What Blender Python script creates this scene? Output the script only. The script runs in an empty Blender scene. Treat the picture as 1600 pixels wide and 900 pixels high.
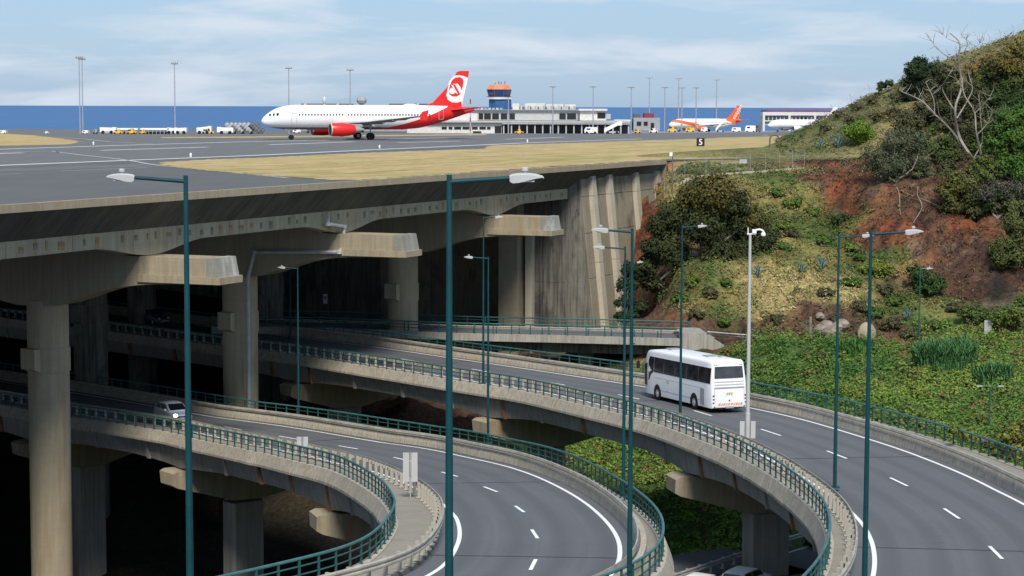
import bpy, math, random
import numpy as np
from mathutils import Vector, Matrix, noise
random.seed(7); RS = np.random.RandomState(11)
S = bpy.context.scene
COL = S.collection
PI = math.pi
# ------------------------------------------------------------------ camera
FPX = 3200.0; CZ = 5.8; PITCH = math.atan(285.1/FPX); ROLL = math.atan(.0030)
cam_d = bpy.data.cameras.new('camera'); cam = bpy.data.objects.new('camera', cam_d); COL.objects.link(cam)
cam_d.sensor_width = 36; cam_d.lens = 36*FPX/1600; cam_d.clip_start = .5; cam_d.clip_end = 200000
Fw = np.array([0, math.cos(PITCH), -math.sin(PITCH)]); U0 = np.array([0, math.sin(PITCH), math.cos(PITCH)]); R0 = np.array([1., 0, 0])
Rt = math.cos(ROLL)*R0+math.sin(ROLL)*U0; Up = -math.sin(ROLL)*R0+math.cos(ROLL)*U0
m3 = Matrix([[Rt[i], Up[i], -Fw[i]] for i in range(3)])
cam.matrix_world = Matrix.Translation((0, 0, CZ)) @ m3.to_4x4()
S.camera = cam
S.render.resolution_x = 1024; S.render.resolution_y = 576
# ------------------------------------------------------------------ light
SUN_EL, SUN_AZ = math.radians(47), math.radians(174)   # azimuth clockwise from +Y
w = bpy.data.worlds.new('World'); S.world = w; w.use_nodes = True
nt = w.node_tree; N = nt.nodes; L = nt.links; N.clear()
def nd(t, **k):
    n = N.new(t)
    for a, b in k.items(): setattr(n, a, b)
    return n
sky = nd('ShaderNodeTexSky', sky_type='NISHITA', sun_disc=False, sun_elevation=SUN_EL, sun_rotation=SUN_AZ, altitude=50, air_density=1.0, dust_density=.6, ozone_density=2.0)
tc = nd('ShaderNodeTexCoord'); mp = nd('ShaderNodeMapping'); mp.inputs['Scale'].default_value = (9, 9, 60); mp.inputs['Location'].default_value = (3.1, 1.7, .6)
ns = nd('ShaderNodeTexNoise'); ns.inputs['Scale'].default_value = 1.0; ns.inputs['Detail'].default_value = 9; ns.inputs['Roughness'].default_value = .55; ns.inputs['Distortion'].default_value = .35
L.new(tc.outputs['Generated'], mp.inputs[0]); L.new(mp.outputs[0], ns.inputs['Vector'])
rp = nd('ShaderNodeValToRGB'); rp.color_ramp.elements[0].position = .46; rp.color_ramp.elements[1].position = .66
rp.color_ramp.elements[0].color = (0, 0, 0, 1); rp.color_ramp.elements[1].color = (.8, .8, .8, 1)
L.new(ns.outputs['Fac'], rp.inputs[0])
mx0 = nd('ShaderNodeMix', data_type='RGBA'); mx0.inputs['Factor'].default_value = .72
L.new(sky.outputs[0], mx0.inputs['A']); mx0.inputs['B'].default_value = (1.6, 2.85, 4.7, 1)
mx1 = nd('ShaderNodeMix', data_type='RGBA'); L.new(rp.outputs[0], mx1.inputs['Factor']); L.new(mx0.outputs['Result'], mx1.inputs['A']); mx1.inputs['B'].default_value = (4.7, 5.15, 5.75, 1)
bg = nd('ShaderNodeBackground'); bg.inputs['Strength'].default_value = .1
L.new(mx1.outputs['Result'], bg.inputs['Color']); wo = nd('ShaderNodeOutputWorld'); L.new(bg.outputs[0], wo.inputs[0])
sd = bpy.data.lights.new('sun', 'SUN'); sd.energy = 3.0; sd.angle = math.radians(16); sd.color = (1, .95, .86)
so = bpy.data.objects.new('sun', sd); COL.objects.link(so)
sv = Vector((math.sin(SUN_AZ)*math.cos(SUN_EL), math.cos(SUN_AZ)*math.cos(SUN_EL), math.sin(SUN_EL)))
so.rotation_euler = sv.to_track_quat('Z', 'Y').to_euler(); so.location = (0, 0, 80)
S.view_settings.view_transform = 'Standard'; S.view_settings.look = 'None'; S.view_settings.gamma = 1; S.view_settings.exposure = 0.62
# ------------------------------------------------------------------ placing: photograph -> real surfaces
def ray(x, y): return Fw*FPX+Rt*(x-800)+Up*(450-y)
def atz(x, y, z=0.):
    r = ray(x, y); return np.array([0, 0, CZ])+r*((z-CZ)/r[2])
def aty(x, y, Y):
    r = ray(x, y); return np.array([0, 0, CZ])+r*(Y/r[1])
def proj(p):
    d = np.array(p, float)-np.array([0, 0, CZ]); q = d@Fw; return 800+FPX*(d@Rt)/q, 450-FPX*(d@Up)/q
TA = ([60, 80, 98, 125, 150, 175, 200, 300], [16.4, 17.5, 18.5, 19.5, 20.4, 21, 21.2, 21.2])
TB = ([60, 80, 98, 115, 133, 150, 170, 300], [16, 17.4, 19.1, 20.6, 22.1, 23, 23.3, 23.3])
zA = lambda Y: CZ-float(np.interp(Y, *TA))
zB = lambda Y: CZ-float(np.interp(Y, *TB))
def surf(x, y, zf, dz=0.):
    z = -14.
    for _ in range(50):
        p = atz(x, y, z+dz); z = .5*z+.5*zf(p[1])
    return p
# ------------------------------------------------------------------ materials
def hexlin(r, g, b):
    f = lambda c: ((c/255+.055)/1.055)**2.4 if c > 10 else c/255/12.92
    return (f(r), f(g), f(b))
class MT:
    def __init__(s, name, rough=.8, metal=0, spec=.3):
        s.m = bpy.data.materials.new(name); s.m.use_nodes = True; s.t = s.m.node_tree; s.b = s.t.nodes['Principled BSDF']
        s.b.inputs['Roughness'].default_value = rough; s.b.inputs['Metallic'].default_value = metal; s.b.inputs['Specular IOR Level'].default_value = spec
        s.tc = s.t.nodes.new('ShaderNodeTexCoord')
    def n(s, t, **k):
        n = s.t.nodes.new(t)
        for a, b in k.items(): setattr(n, a, b)
        return n
    def l(s, a, b): s.t.links.new(a, b)
    def noise(s, scale=(1, 1, 1), sc=1., det=6, rough=.6, dist=0., lo=.35, hi=.65, src=None):
        mp = s.n('ShaderNodeMapping'); mp.inputs['Scale'].default_value = scale; s.l(src or s.tc.outputs['Object'], mp.inputs[0])
        q = s.n('ShaderNodeTexNoise'); q.inputs['Scale'].default_value = sc; q.inputs['Detail'].default_value = det; q.inputs['Roughness'].default_value = rough; q.inputs['Distortion'].default_value = dist
        s.l(mp.outputs[0], q.inputs['Vector'])
        r = s.n('ShaderNodeMapRange'); r.inputs['From Min'].default_value = lo; r.inputs['From Max'].default_value = hi
        s.l(q.outputs['Fac'], r.inputs['Value']); return r.outputs['Result']
    def mix(s, f, a, b, blend='MIX'):
        q = s.n('ShaderNodeMix', data_type='RGBA', blend_type=blend)
        for v, k in ((f, 'Factor'), (a, 'A'), (b, 'B')):
            if isinstance(v, (int, float)): q.inputs[k].default_value = v
            elif isinstance(v, tuple): q.inputs[k].default_value = (*v[:3], 1)
            else: s.l(v, q.inputs[k])
        return q.outputs['Result']
    def scale(s, v, k):
        q = s.n('ShaderNodeMath', operation='MULTIPLY'); s.l(v, q.inputs[0]); q.inputs[1].default_value = k; return q.outputs[0]
    def out(s, c, bump=None, bs=.3, bd=.02):
        if isinstance(c, tuple): s.b.inputs['Base Color'].default_value = (*c, 1)
        else: s.l(c, s.b.inputs['Base Color'])
        if bump is not None:
            q = s.n('ShaderNodeBump'); q.inputs['Strength'].default_value = bs; q.inputs['Distance'].default_value = bd
            s.l(bump, q.inputs['Height']); s.l(q.outputs[0], s.b.inputs['Normal'])
        return s.m
def plain(name, c, rough=.6, metal=0, spec=.4, var=.12):
    m = MT(name, rough, metal, spec)
    n = m.noise((1, 1, 1), 1.3, 5, .6)
    return m.out(m.mix(n, tuple(x*(1-var) for x in c), tuple(min(1, x*(1+var)) for x in c)))
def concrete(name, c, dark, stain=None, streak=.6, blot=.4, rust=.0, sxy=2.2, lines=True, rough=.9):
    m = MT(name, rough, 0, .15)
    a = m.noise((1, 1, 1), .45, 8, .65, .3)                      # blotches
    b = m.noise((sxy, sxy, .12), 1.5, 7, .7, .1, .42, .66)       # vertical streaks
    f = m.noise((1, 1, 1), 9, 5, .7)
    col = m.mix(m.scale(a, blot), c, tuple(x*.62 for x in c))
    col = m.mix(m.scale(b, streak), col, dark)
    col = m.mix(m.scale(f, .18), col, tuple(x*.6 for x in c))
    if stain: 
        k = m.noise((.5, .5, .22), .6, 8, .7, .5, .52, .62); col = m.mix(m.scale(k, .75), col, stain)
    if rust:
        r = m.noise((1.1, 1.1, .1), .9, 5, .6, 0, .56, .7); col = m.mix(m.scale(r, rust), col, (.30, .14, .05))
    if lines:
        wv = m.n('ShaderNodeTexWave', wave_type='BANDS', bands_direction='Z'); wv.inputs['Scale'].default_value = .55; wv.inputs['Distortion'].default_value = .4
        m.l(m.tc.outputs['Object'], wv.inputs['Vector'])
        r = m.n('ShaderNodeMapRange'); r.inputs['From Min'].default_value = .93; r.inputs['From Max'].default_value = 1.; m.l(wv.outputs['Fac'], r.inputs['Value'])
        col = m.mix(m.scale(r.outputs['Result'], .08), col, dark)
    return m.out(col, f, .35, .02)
M = {}
M['conc'] = concrete('weathered_concrete', (.37, .315, .225), (.17, .145, .105), rust=.35, streak=.4)
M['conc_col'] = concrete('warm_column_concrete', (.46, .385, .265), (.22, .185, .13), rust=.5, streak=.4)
M['conc_dark'] = concrete('stained_and_shaded_concrete', (.19, .175, .145), (.035, .035, .035), stain=(.025, .025, .03), streak=.9, blot=.7)  # stains on the wall corner; shade painted in for rear columns and walls
M['conc_pale'] = concrete('pale_concrete', (.50, .45, .35), (.25, .22, .17), streak=.35)
M['conc_par'] = concrete('cream_parapet_concrete', (.50, .45, .36), (.20, .17, .13), streak=.8, sxy=5, rust=.18, lines=False)
M['conc_gird'] = concrete('grey_girder_concrete', (.37, .35, .31), (.17, .155, .13), streak=.7, rust=.16, sxy=3, lines=False)
M['conc_cross'] = concrete('ochre_crosshead_concrete', (.38, .32, .22), (.15, .13, .1), streak=.5, rust=.45)
M['conc_wall'] = concrete('brown_wall_concrete', (.32, .275, .20), (.12, .105, .08), stain=(.10, .09, .075), streak=.4, rust=.2)
M['conc_beam'] = concrete('olive_beam_concrete', (.47, .41, .29), (.22, .19, .13), streak=.5, rust=.5)
M['conc_ends'] = concrete('lichen_spotted_concrete', (.30, .29, .25), (.08, .08, .07), stain=(.46, .46, .42), streak=.35, sxy=1.2)
M['rust'] = plain('rusty_joint', (.24, .12, .06), .9, var=.4)
M['walk'] = concrete('sidewalk_concrete', (.30, .27, .22), (.16, .14, .12), streak=.2, lines=False, rust=.1)
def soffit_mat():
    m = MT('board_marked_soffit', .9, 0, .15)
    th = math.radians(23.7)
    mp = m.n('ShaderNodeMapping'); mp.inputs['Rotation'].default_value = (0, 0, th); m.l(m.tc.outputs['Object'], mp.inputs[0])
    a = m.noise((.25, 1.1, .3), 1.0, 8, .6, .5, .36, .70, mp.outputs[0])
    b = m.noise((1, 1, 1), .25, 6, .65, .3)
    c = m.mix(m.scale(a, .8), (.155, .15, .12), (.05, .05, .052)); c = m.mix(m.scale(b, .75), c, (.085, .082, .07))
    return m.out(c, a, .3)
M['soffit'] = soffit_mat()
def asphalt(name, c, lane=.0):
    m = MT(name, .85, 0, .25)
    a = m.noise((1, 1, 1), .12, 7, .6, .3); f = m.noise((1, 1, 1), 14, 4, .8); t = m.noise((.6, .05, 1), .8, 6, .6, .3, .45, .7)
    col = m.mix(m.scale(a, .5), c, tuple(x*.72 for x in c)); col = m.mix(m.scale(t, .3), col, tuple(x*1.35 for x in c)); col = m.mix(m.scale(f, .3), col, tuple(x*1.5 for x in c))
    return m.out(col, f, .3, .01)
M['asph'] = asphalt('road_asphalt', (.105, .107, .114))
M['runway'] = asphalt('runway_asphalt', (.125, .122, .120))
M['runway2'] = asphalt('old_taxiway_asphalt', (.100, .098, .097))
M['pale_asph'] = asphalt('worn_apron_concrete', (.24, .235, .22))
def paint(name, c):
    m = MT(name, .6, 0, .3); f = m.noise((1, 1, 1), 5, 6, .8, 0, .55, .75)
    return m.out(m.mix(m.scale(f, .45), c, tuple(x*.4 for x in c)))
M['line'] = paint('white_road_paint', (.78, .78, .76)); M['line_worn'] = paint('worn_white_paint', (.40, .40, .39))
M['teal'] = plain('dark_green_paint', (.003, .046, .054), .6, 0, .25, .2)
M['rail'] = plain('green_railing_paint', (.014, .085, .075), .42, 0, .5, .25)
M['railtop'] = plain('light_green_rail_paint', (.035, .13, .125), .45, 0, .5, .2)
M['steel'] = plain('galvanised_steel', (.46, .45, .43), .55, .35, .5, .2)
M['gsteel'] = plain('sandy_galvanised_steel', (.37, .34, .28), .6, .1, .4, .2)
M['white'] = plain('white_paint', (.80, .80, .80), .35, 0, .5, .03)
M['busw'] = plain('white_coach_paint', (.83, .83, .84), .28, 0, .6, .02)
M['lampw'] = plain('lamp_housing_grey', (.42, .42, .41), .5, 0, .4, .05)
M['busglass'] = plain('tinted_coach_glass', (.035, .033, .035), .06, 0, .9, .5)
M['glass'] = plain('dark_glass', (.012, .014, .018), .08, 0, .8, .2)
M['rubber'] = plain('tyre_rubber', (.018, .018, .018), .85, 0, .2)
M['black'] = plain('black_trim', (.012, .012, .013), .5, 0, .4)
M['red'] = plain('aircraft_red', (.72, .02, .02), .35, 0, .5, .03)
M['orange'] = plain('aircraft_orange', (.85, .11, .012), .4, 0, .5, .03)
M['roof_orange'] = plain('orange_roof', (.60, .20, .09), .7)
M['bldw'] = plain('terminal_render', (.58, .57, .54), .7, 0, .2, .12)
M['blue'] = plain('tower_blue', (.03, .095, .24), .4)
M['blueglass'] = plain('tower_blue_glass', (.012, .04, .14), .12, 0, .7)
M['yellow'] = plain('apron_yellow', (.75, .42, .03), .5)
M['greyd'] = plain('dark_grey', (.10, .10, .105), .6)
M['greym'] = plain('mid_grey', (.30, .30, .31), .6)
M['mast'] = plain('grey_mast_paint', (.30, .32, .36), .5)
M['darkred'] = plain('dark_red_roof', (.22, .03, .05), .7)
M['bark'] = plain('pale_bark', (.27, .24, .20), .9, var=.3)
M['barkd'] = plain('brown_bark', (.14, .11, .085), .9, var=.3)
M['silver'] = plain('silver_car_paint', (.72, .74, .78), .25, .3, .6, .03)
M['carblue'] = plain('dark_car_paint', (.05, .06, .08), .25, .2, .6, .03)
M['retro'] = plain('orange_reflector', (.85, .22, .05), .4)
M['pipe'] = plain('grey_drain_pipe', (.42, .42, .42), .5)
M['rock'] = plain('pale_rock', (.21, .175, .14), .95, var=.4)
def emis(name, c, s):
    m = MT(name, .3); m.b.inputs['Emission Color'].default_value = (*c, 1); m.b.inputs['Emission Strength'].default_value = s; return m.out(c)
M['headlight'] = emis('lit_headlight', (1, .98, .92), 3.5)
def sea_mat():
    m = MT('atlantic_water', .55, 0, .12)
    a = m.noise((.002, .012, 1), 1, 6, .6); b = m.noise((.02, .06, 1), 1, 5, .7, 0, .45, .7)
    c = m.mix(a, (.036, .105, .235), (.05, .13, .28)); c = m.mix(m.scale(b, .35), c, (.10, .22, .42)); return m.out(c)
M['sea'] = sea_mat()
def attr_mat(name, rough=.85, grain=5., trans=0., strength=.5):
    m = MT(name, rough, 0, .15); a = m.n('ShaderNodeVertexColor', layer_name='Col')
    f = m.noise((1, 1, 1), grain, 6, .75, .4, .3, .7)
    lo = m.mix(1., a.outputs['Color'], (1-strength,)*3, 'MULTIPLY'); hi = m.mix(1., a.outputs['Color'], (1+strength,)*3, 'MULTIPLY')
    c = m.mix(f, lo, hi); m.out(c, f, .8, .12 if grain < 6 else .01)
    if trans: m.b.inputs['Subsurface Weight'].default_value = 0
    return m.m
M['soil'] = attr_mat('hillside_soil', .95, 2.6, 0, .75)
M['leaf'] = attr_mat('foliage', .7, 3., 0, .25)
M['field'] = attr_mat('airfield_dry_grass', .95, 1.4, 0, .2)
# ------------------------------------------------------------------ object helpers
def tag(o, label=None, cat=None, group=None, kind=None):
    if label: o['label'] = label
    if cat: o['category'] = cat
    if group: o['group'] = group
    if kind: o['kind'] = kind
    return o
def empty(name, loc=(0, 0, 0), rz=0.):
    o = bpy.data.objects.new(name, None); COL.objects.link(o); o.location = tuple(float(v) for v in loc); o.rotation_euler = (0, 0, rz); o.empty_display_size = .3; return o
def ob(name, me, parent=None, loc=(0, 0, 0), rz=0., rot=None):
    o = bpy.data.objects.new(name, me); COL.objects.link(o)
    if parent: o.parent = parent
    o.location = tuple(float(v) for v in loc); o.rotation_euler = rot if rot else (0, 0, rz); return o
class MB:
    def __init__(s): s.v = []; s.f = []; s.mi = []; s.k = 0
    def add(s, vs, fs):
        b = len(s.v); s.v += [tuple(float(c) for c in v) for v in vs]
        for f in fs: s.f.append(tuple(b+i for i in f)); s.mi.append(s.k)
        return s
    def box(s, c, d, rz=0., tilt=None):
        x, y, z = (q/2 for q in d); vs = [Vector((a*x, b*y, e*z)) for e in (-1, 1) for b in (-1, 1) for a in (-1, 1)]
        R = Matrix.Rotation(rz, 3, 'Z') if tilt is None else tilt
        return s.add([R@v+Vector(c) for v in vs], [(0, 2, 3, 1), (4, 5, 7, 6), (0, 1, 5, 4), (2, 6, 7, 3), (0, 4, 6, 2), (1, 3, 7, 5)])
    def quad(s, a, b, c, d): return s.add([a, b, c, d], [(0, 1, 2, 3)])
    def prism(s, pts, z0, z1):      # vertical prism from plan points
        n = len(pts); vs = [(*p[:2], z0) for p in pts]+[(*p[:2], z1) for p in pts]
        return s.add(vs, [tuple(range(n))[::-1], tuple(range(n, 2*n))]+[(i, (i+1) % n, n+(i+1) % n, n+i) for i in range(n)])
    def extr(s, pts, vec):          # any planar outline swept along a vector
        n = len(pts); P = [Vector(p) for p in pts]; v = Vector(vec)
        return s.add(P+[p+v for p in P], [tuple(range(n))[::-1], tuple(range(n, 2*n))]+[(i, (i+1) % n, n+(i+1) % n, n+i) for i in range(n)])
    def tube(s, pts, r, n=8, cap=True):
        P = [Vector(p) for p in pts]; rr = r if isinstance(r, (list, tuple)) else [r]*len(P); b = len(s.v); prev = None
        for i, p in enumerate(P):
            t = (P[min(i+1, len(P)-1)]-P[max(i-1, 0)]).normalized()
            if prev is None: a = t.orthogonal().normalized()
            else: a = (prev-t*prev.dot(t)).normalized()
            prev = a; c = t.cross(a)
            for k in range(n):
                an = 2*PI*k/n; s.v.append(tuple(p+(a*math.cos(an)+c*math.sin(an))*rr[i]))
        for i in range(len(P)-1):
            for k in range(n):
                s.f.append((b+i*n+k, b+i*n+(k+1) % n, b+(i+1)*n+(k+1) % n, b+(i+1)*n+k)); s.mi.append(s.k)
        if cap:
            s.f.append(tuple(b+k for k in range(n))[::-1]); s.mi.append(s.k); e = b+(len(P)-1)*n; s.f.append(tuple(e+k for k in range(n))); s.mi.append(s.k)
        return s
    def loft(s, rings, cap=True, closed=True):
        b = len(s.v); n = len(rings[0])
        for r in rings: s.v += [tuple(float(c) for c in p) for p in r]
        for i in range(len(rings)-1):
            for k in range(n if closed else n-1):
                s.f.append((b+i*n+k, b+i*n+(k+1) % n, b+(i+1)*n+(k+1) % n, b+(i+1)*n+k)); s.mi.append(s.k)
        if cap and closed:
            s.f.append(tuple(b+k for k in range(n))[::-1]); s.mi.append(s.k); e = b+(len(rings)-1)*n; s.f.append(tuple(e+k for k in range(n))); s.mi.append(s.k)
        return s
    def mesh(s, name, mats, smooth=False):
        me = bpy.data.meshes.new(name); me.from_pydata(s.v, [], s.f)
        for m in (mats if isinstance(mats, (list, tuple)) else [mats]): me.materials.append(m)
        if any(s.mi): me.polygons.foreach_set('material_index', s.mi)
        import bmesh
        bm = bmesh.new(); bm.from_mesh(me); bmesh.ops.recalc_face_normals(bm, faces=bm.faces); bm.to_mesh(me); bm.free()
        if smooth:
            me.polygons.foreach_set('use_smooth', [True]*len(me.polygons))
            try: me.set_sharp_from_angle(angle=math.radians(38))
            except Exception: pass
        me.update(); return me
    def build(s, name, mats, parent=None, smooth=False, loc=(0, 0, 0), rz=0.):
        return ob(name, s.mesh(name, mats, smooth), parent, loc, rz)
def npmesh(name, V, F, cols=None, mat=None, smooth=False):
    me = bpy.data.meshes.new(name); V = np.asarray(V, np.float32); F = np.asarray(F, np.int32); k = F.shape[1]
    me.vertices.add(len(V)); me.vertices.foreach_set('co', V.ravel()); me.loops.add(F.size); me.loops.foreach_set('vertex_index', F.ravel())
    me.polygons.add(len(F)); me.polygons.foreach_set('loop_start', np.arange(0, F.size, k, dtype=np.int32)); me.polygons.foreach_set('loop_total', np.full(len(F), k, np.int32))
    me.update(calc_edges=True)
    if cols is not None:
        at = me.color_attributes.new('Col', 'FLOAT_COLOR', 'POINT'); c = np.ones((len(V), 4), np.float32); c[:, :3] = cols; at.data.foreach_set('color', c.ravel())
    if mat: me.materials.append(mat)
    if smooth: me.polygons.foreach_set('use_smooth', np.ones(len(F), bool))
    return me
def spline(P, step=1.0):
    P = np.array(P, float); out = []
    Q = np.vstack([2*P[0]-P[1], P, 2*P[-1]-P[-2]])
    for i in range(1, len(Q)-2):
        n = max(2, int(np.linalg.norm(Q[i+1]-Q[i])/.5))
        for t in np.linspace(0, 1, n, endpoint=False):
            a, b, c, d = Q[i-1:i+3]; out.append(.5*((2*b)+(-a+c)*t+(2*a-5*b+4*c-d)*t*t+(-a+3*b-3*c+d)*t**3))
    out.append(P[-1]); return resample(np.array(out), step)
def resample(P, step):
    d = np.r_[0, np.cumsum(np.linalg.norm(np.diff(P, axis=0), axis=1))]; n = max(2, int(round(d[-1]/step))+1); s = np.linspace(0, d[-1], n)
    return np.column_stack([np.interp(s, d, P[:, i]) for i in range(P.shape[1])])
def smooth(P, k=4, it=6):
    P = P.copy()
    for _ in range(it):
        Q = P.copy(); Q[1:-1] = .25*P[:-2]+.5*P[1:-1]+.25*P[2:]; P = Q
    return P
def normals2(P):
    T = np.gradient(P[:, :2], axis=0); T /= np.linalg.norm(T, axis=1)[:, None]; return T, np.column_stack([T[:, 1], -T[:, 0]])
# ------------------------------------------------------------------ terrain (a real height field)
CT = []   # X, Y, z, colour index
G, D, R_, B_, K_, V_, O_ = 0, 1, 2, 3, 4, 5, 6  # green slope, dry grass, red soil, brown rock, dark rock and the shade painted into the ground under the deck, field green
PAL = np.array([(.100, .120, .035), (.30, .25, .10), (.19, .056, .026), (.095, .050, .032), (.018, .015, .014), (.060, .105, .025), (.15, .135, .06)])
def tp(x, y, Y, c): p = aty(x, y, Y); CT.append((*p, c))
for a in [(1040, 279, 207, G), (1150, 277, 210, G), (1255, 272, 214, G), (1150, 262, 216, D), (1050, 262, 216, D), (1230, 262, 218, G),
          (1150, 400, 196, G), (1060, 400, 196, G), (1250, 400, 197, G), (1200, 460, 190, D), (1300, 450, 190, D), (1250, 340, 203, G), (1110, 470, 189, G), (1200, 320, 205, G), (1290, 490, 186, B_),
          (1270, 290, 210, R_), (1330, 350, 203, G), (1400, 420, 195, G), (1450, 470, 189, G), (1040, 500, 186, B_), (1040, 540, 180, G), (1100, 524, 183, B_), (1200, 527, 182, B_), (1300, 530, 182, B_), (1390, 535, 180, B_), (1470, 500, 185, V_), (1600, 492, 186, V_),
          (1280, 235, 218, R_), (1330, 262, 208, R_), (1400, 330, 200, B_), (1500, 400, 193, B_), (1600, 440, 189, B_), (1600, 300, 205, B_), (1500, 250, 214, B_), (1400, 225, 222, B_), (1400, 175, 236, D), (1500, 150, 238, B_), (1600, 150, 232, G),
          (1600, 52, 248, D), (1540, 74, 251, D), (1470, 98, 254, D), (1400, 133, 257, D), (1320, 170, 258, G), (1260, 200, 255, G), (1700, 20, 246, D), (1700, 300, 205, B_), (1700, 450, 188, B_), (1850, 0, 240, D), (1850, 450, 185, B_),
          (1210, 243, 224, G), (1230, 226, 236, G)]: tp(*a)
CT += [(19, 146, -15.6, V_), (26.5, 128, -15.6, V_), (30, 112, -15.2, V_), (33, 100, -15., V_), (40, 90, -15, V_), (45, 70, -14.5, V_), (34, 150, -15.2, V_), (30, 170, -14.9, V_), (20, 170, -15.1, V_), (45, 160, -14.6, V_), (60, 170, -13, V_), (60, 130, -14.5, V_), (44, 120, -14.9, V_), (38, 138, -15.1, V_),
       (10, 165, -24.5, V_), (12, 172, -22.5, V_), (6, 172, -23.5, V_), (10.62, 206.37, -16.20, B_), (14.56, 204.65, -16.00, B_), (8.89, 201.68, -16.80, B_), (14.38, 199.26, -16.20, B_), (6.88, 197.10, -17.00, B_), (12.37, 194.69, -16.80, B_), (12.63, 210.19, -10.80, R_), (13.39, 211.93, -5.60, R_), (15.56, 216.88, -2.00, R_), (15.71, 208.51, -10.50, G), (12, 155, -24.5, V_), (9.5, 190, -15.2, B_), (13.5, 186, -14.9, B_), (5, 180, -20.5, V_), (-6, 176, -20.5, B_), (-5, 165, -22.5, B_), (5, 150, -25.5, V_), (0, 155, -25, V_), (10, 137, -24.5, V_), (4, 140, -26, V_), (16.6, 124.6, -22.05, V_), (19.7, 128.4, -22.05, V_), (24, 134, -21.9, V_), (20, 120, -22.2, V_), (25, 124, -21.5, V_), (7, 122, -25.5, V_), (10, 105, -24.5, V_), (20, 105, -23.5, V_), (0, 100, -27, B_),
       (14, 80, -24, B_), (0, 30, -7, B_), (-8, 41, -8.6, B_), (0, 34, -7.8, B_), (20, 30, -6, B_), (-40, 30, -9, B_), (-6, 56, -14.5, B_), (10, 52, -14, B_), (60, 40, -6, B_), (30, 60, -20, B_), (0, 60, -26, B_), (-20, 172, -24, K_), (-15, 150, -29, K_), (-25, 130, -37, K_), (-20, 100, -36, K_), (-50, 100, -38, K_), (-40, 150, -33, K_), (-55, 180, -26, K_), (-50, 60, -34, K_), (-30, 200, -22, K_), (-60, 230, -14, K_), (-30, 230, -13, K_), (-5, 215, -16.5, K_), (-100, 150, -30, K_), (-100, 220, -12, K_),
       (15.5, 222, -.25, D), (19, 224, -.15, D), (40, 228, -.1, D), (10, 222, -2.5, K_), (35, 240, -.1, D), (30, 260, -.1, D), (30, 285, -.2, D), (50, 300, -.2, D), (70, 300, .5, D), (90, 300, 9, D), (60, 280, 3, D), (46, 275, 0.6, D), (10, 250, -.5, D), (10, 300, -.5, D), (80, 200, -1, B_), (80, 250, 15, D), (80, 160, -12, B_), (80, 100, -13, V_), (100, 250, 20, D), (100, 180, -4, B_), (100, 100, -12, V_)]
CT = np.array(CT)
def tps_fit(P, z, lam=.15):
    n = len(P); d = np.linalg.norm(P[:, None]-P[None], axis=2); K = d**2*np.log(d+1e-9)+lam*np.eye(n)*50; Q = np.column_stack([np.ones(n), P])
    A = np.block([[K, Q], [Q.T, np.zeros((3, 3))]]); return np.linalg.solve(A, np.r_[z, 0, 0, 0])
CC = []
for a in [(1270, 235, 216, R_), (1290, 270, 211, R_), (1300, 300, 208, R_), (1325, 320, 204, R_), (1345, 350, 201, R_), (1310, 250, 211, R_), (1350, 270, 208, R_), (1360, 300, 205, B_), (1390, 360, 199, R_), (1420, 390, 197, R_), (1450, 360, 198, B_), (1480, 420, 192, B_), (1520, 440, 190, B_), (1560, 450, 189, K_), (1540, 410, 192, B_), (1450, 430, 192, B_), (1600, 400, 192, B_), (1440, 290, 208, B_), (1550, 340, 200, B_), (1500, 350, 198, R_), (1290, 225, 220, R_), (1252, 236, 219, R_), (1268, 250, 215, R_), (1240, 248, 217, R_), (1235, 290, 211, G), (1250, 320, 207, G), (1280, 345, 203, G), (1215, 275, 212, G), (1200, 300, 208, G), (1255, 285, 213, G), (1300, 360, 201, G), (1350, 180, 238, O_), (1400, 150, 245, O_), (1450, 130, 247, O_), (1500, 110, 246, O_), (1560, 90, 246, O_), (1600, 80, 246, O_), (1340, 160, 256, O_), (1270, 195, 255, O_), (1440, 115, 255, O_), (1540, 76, 250, O_), (1600, 55, 248, O_), (1290, 205, 245, O_), (1230, 222, 236, O_), (1320, 215, 228, O_), (1480, 160, 236, O_), (1450, 180, 235, B_), (1300, 195, 236, O_)]:
    p = aty(*a[:3]); CC.append((p[0], p[1], 0, a[3]))
CX = np.vstack([CT, np.array(CC)])
_w = tps_fit(CT[:, :2], CT[:, 2])
def hz(X, Y):
    X = np.atleast_1d(np.asarray(X, float)); Y = np.atleast_1d(np.asarray(Y, float))
    d = np.sqrt((X[:, None]-CT[None, :, 0])**2+(Y[:, None]-CT[None, :, 1])**2)
    return (d**2*np.log(d+1e-9))@_w[:-3]+_w[-3]+_w[-2]*X+_w[-1]*Y
def hcol(X, Y, p=5.):
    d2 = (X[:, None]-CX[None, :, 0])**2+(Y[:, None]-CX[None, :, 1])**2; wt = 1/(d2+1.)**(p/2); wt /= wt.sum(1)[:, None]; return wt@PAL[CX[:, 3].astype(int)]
def fbm(X, Y, sc, seed=0., H=.8, octs=5):
    return np.array([noise.fractal(Vector((x*sc+seed, y*sc-seed, seed*.37)), H, 2.1, octs) for x, y in zip(X, Y)])
gx = np.arange(-105, 105.1, .75); gy = np.concatenate([np.arange(24, 130, 1.5), np.arange(130, 275, .6), np.arange(275, 310, 3)])
GX, GY = np.meshgrid(gx, gy); gX, gY = GX.ravel(), GY.ravel()
gZ = hz(gX, gY)
n1 = fbm(gX, gY, .09, 3.); n2 = fbm(gX, gY, .45, 9.)
_hc = hcol(gX, gY); red = np.maximum(np.clip(1-np.linalg.norm(_hc-PAL[B_], axis=1)/.09, 0, 1), np.clip(1-np.linalg.norm(_hc-PAL[R_], axis=1)/.12, 0, 1))
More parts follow.
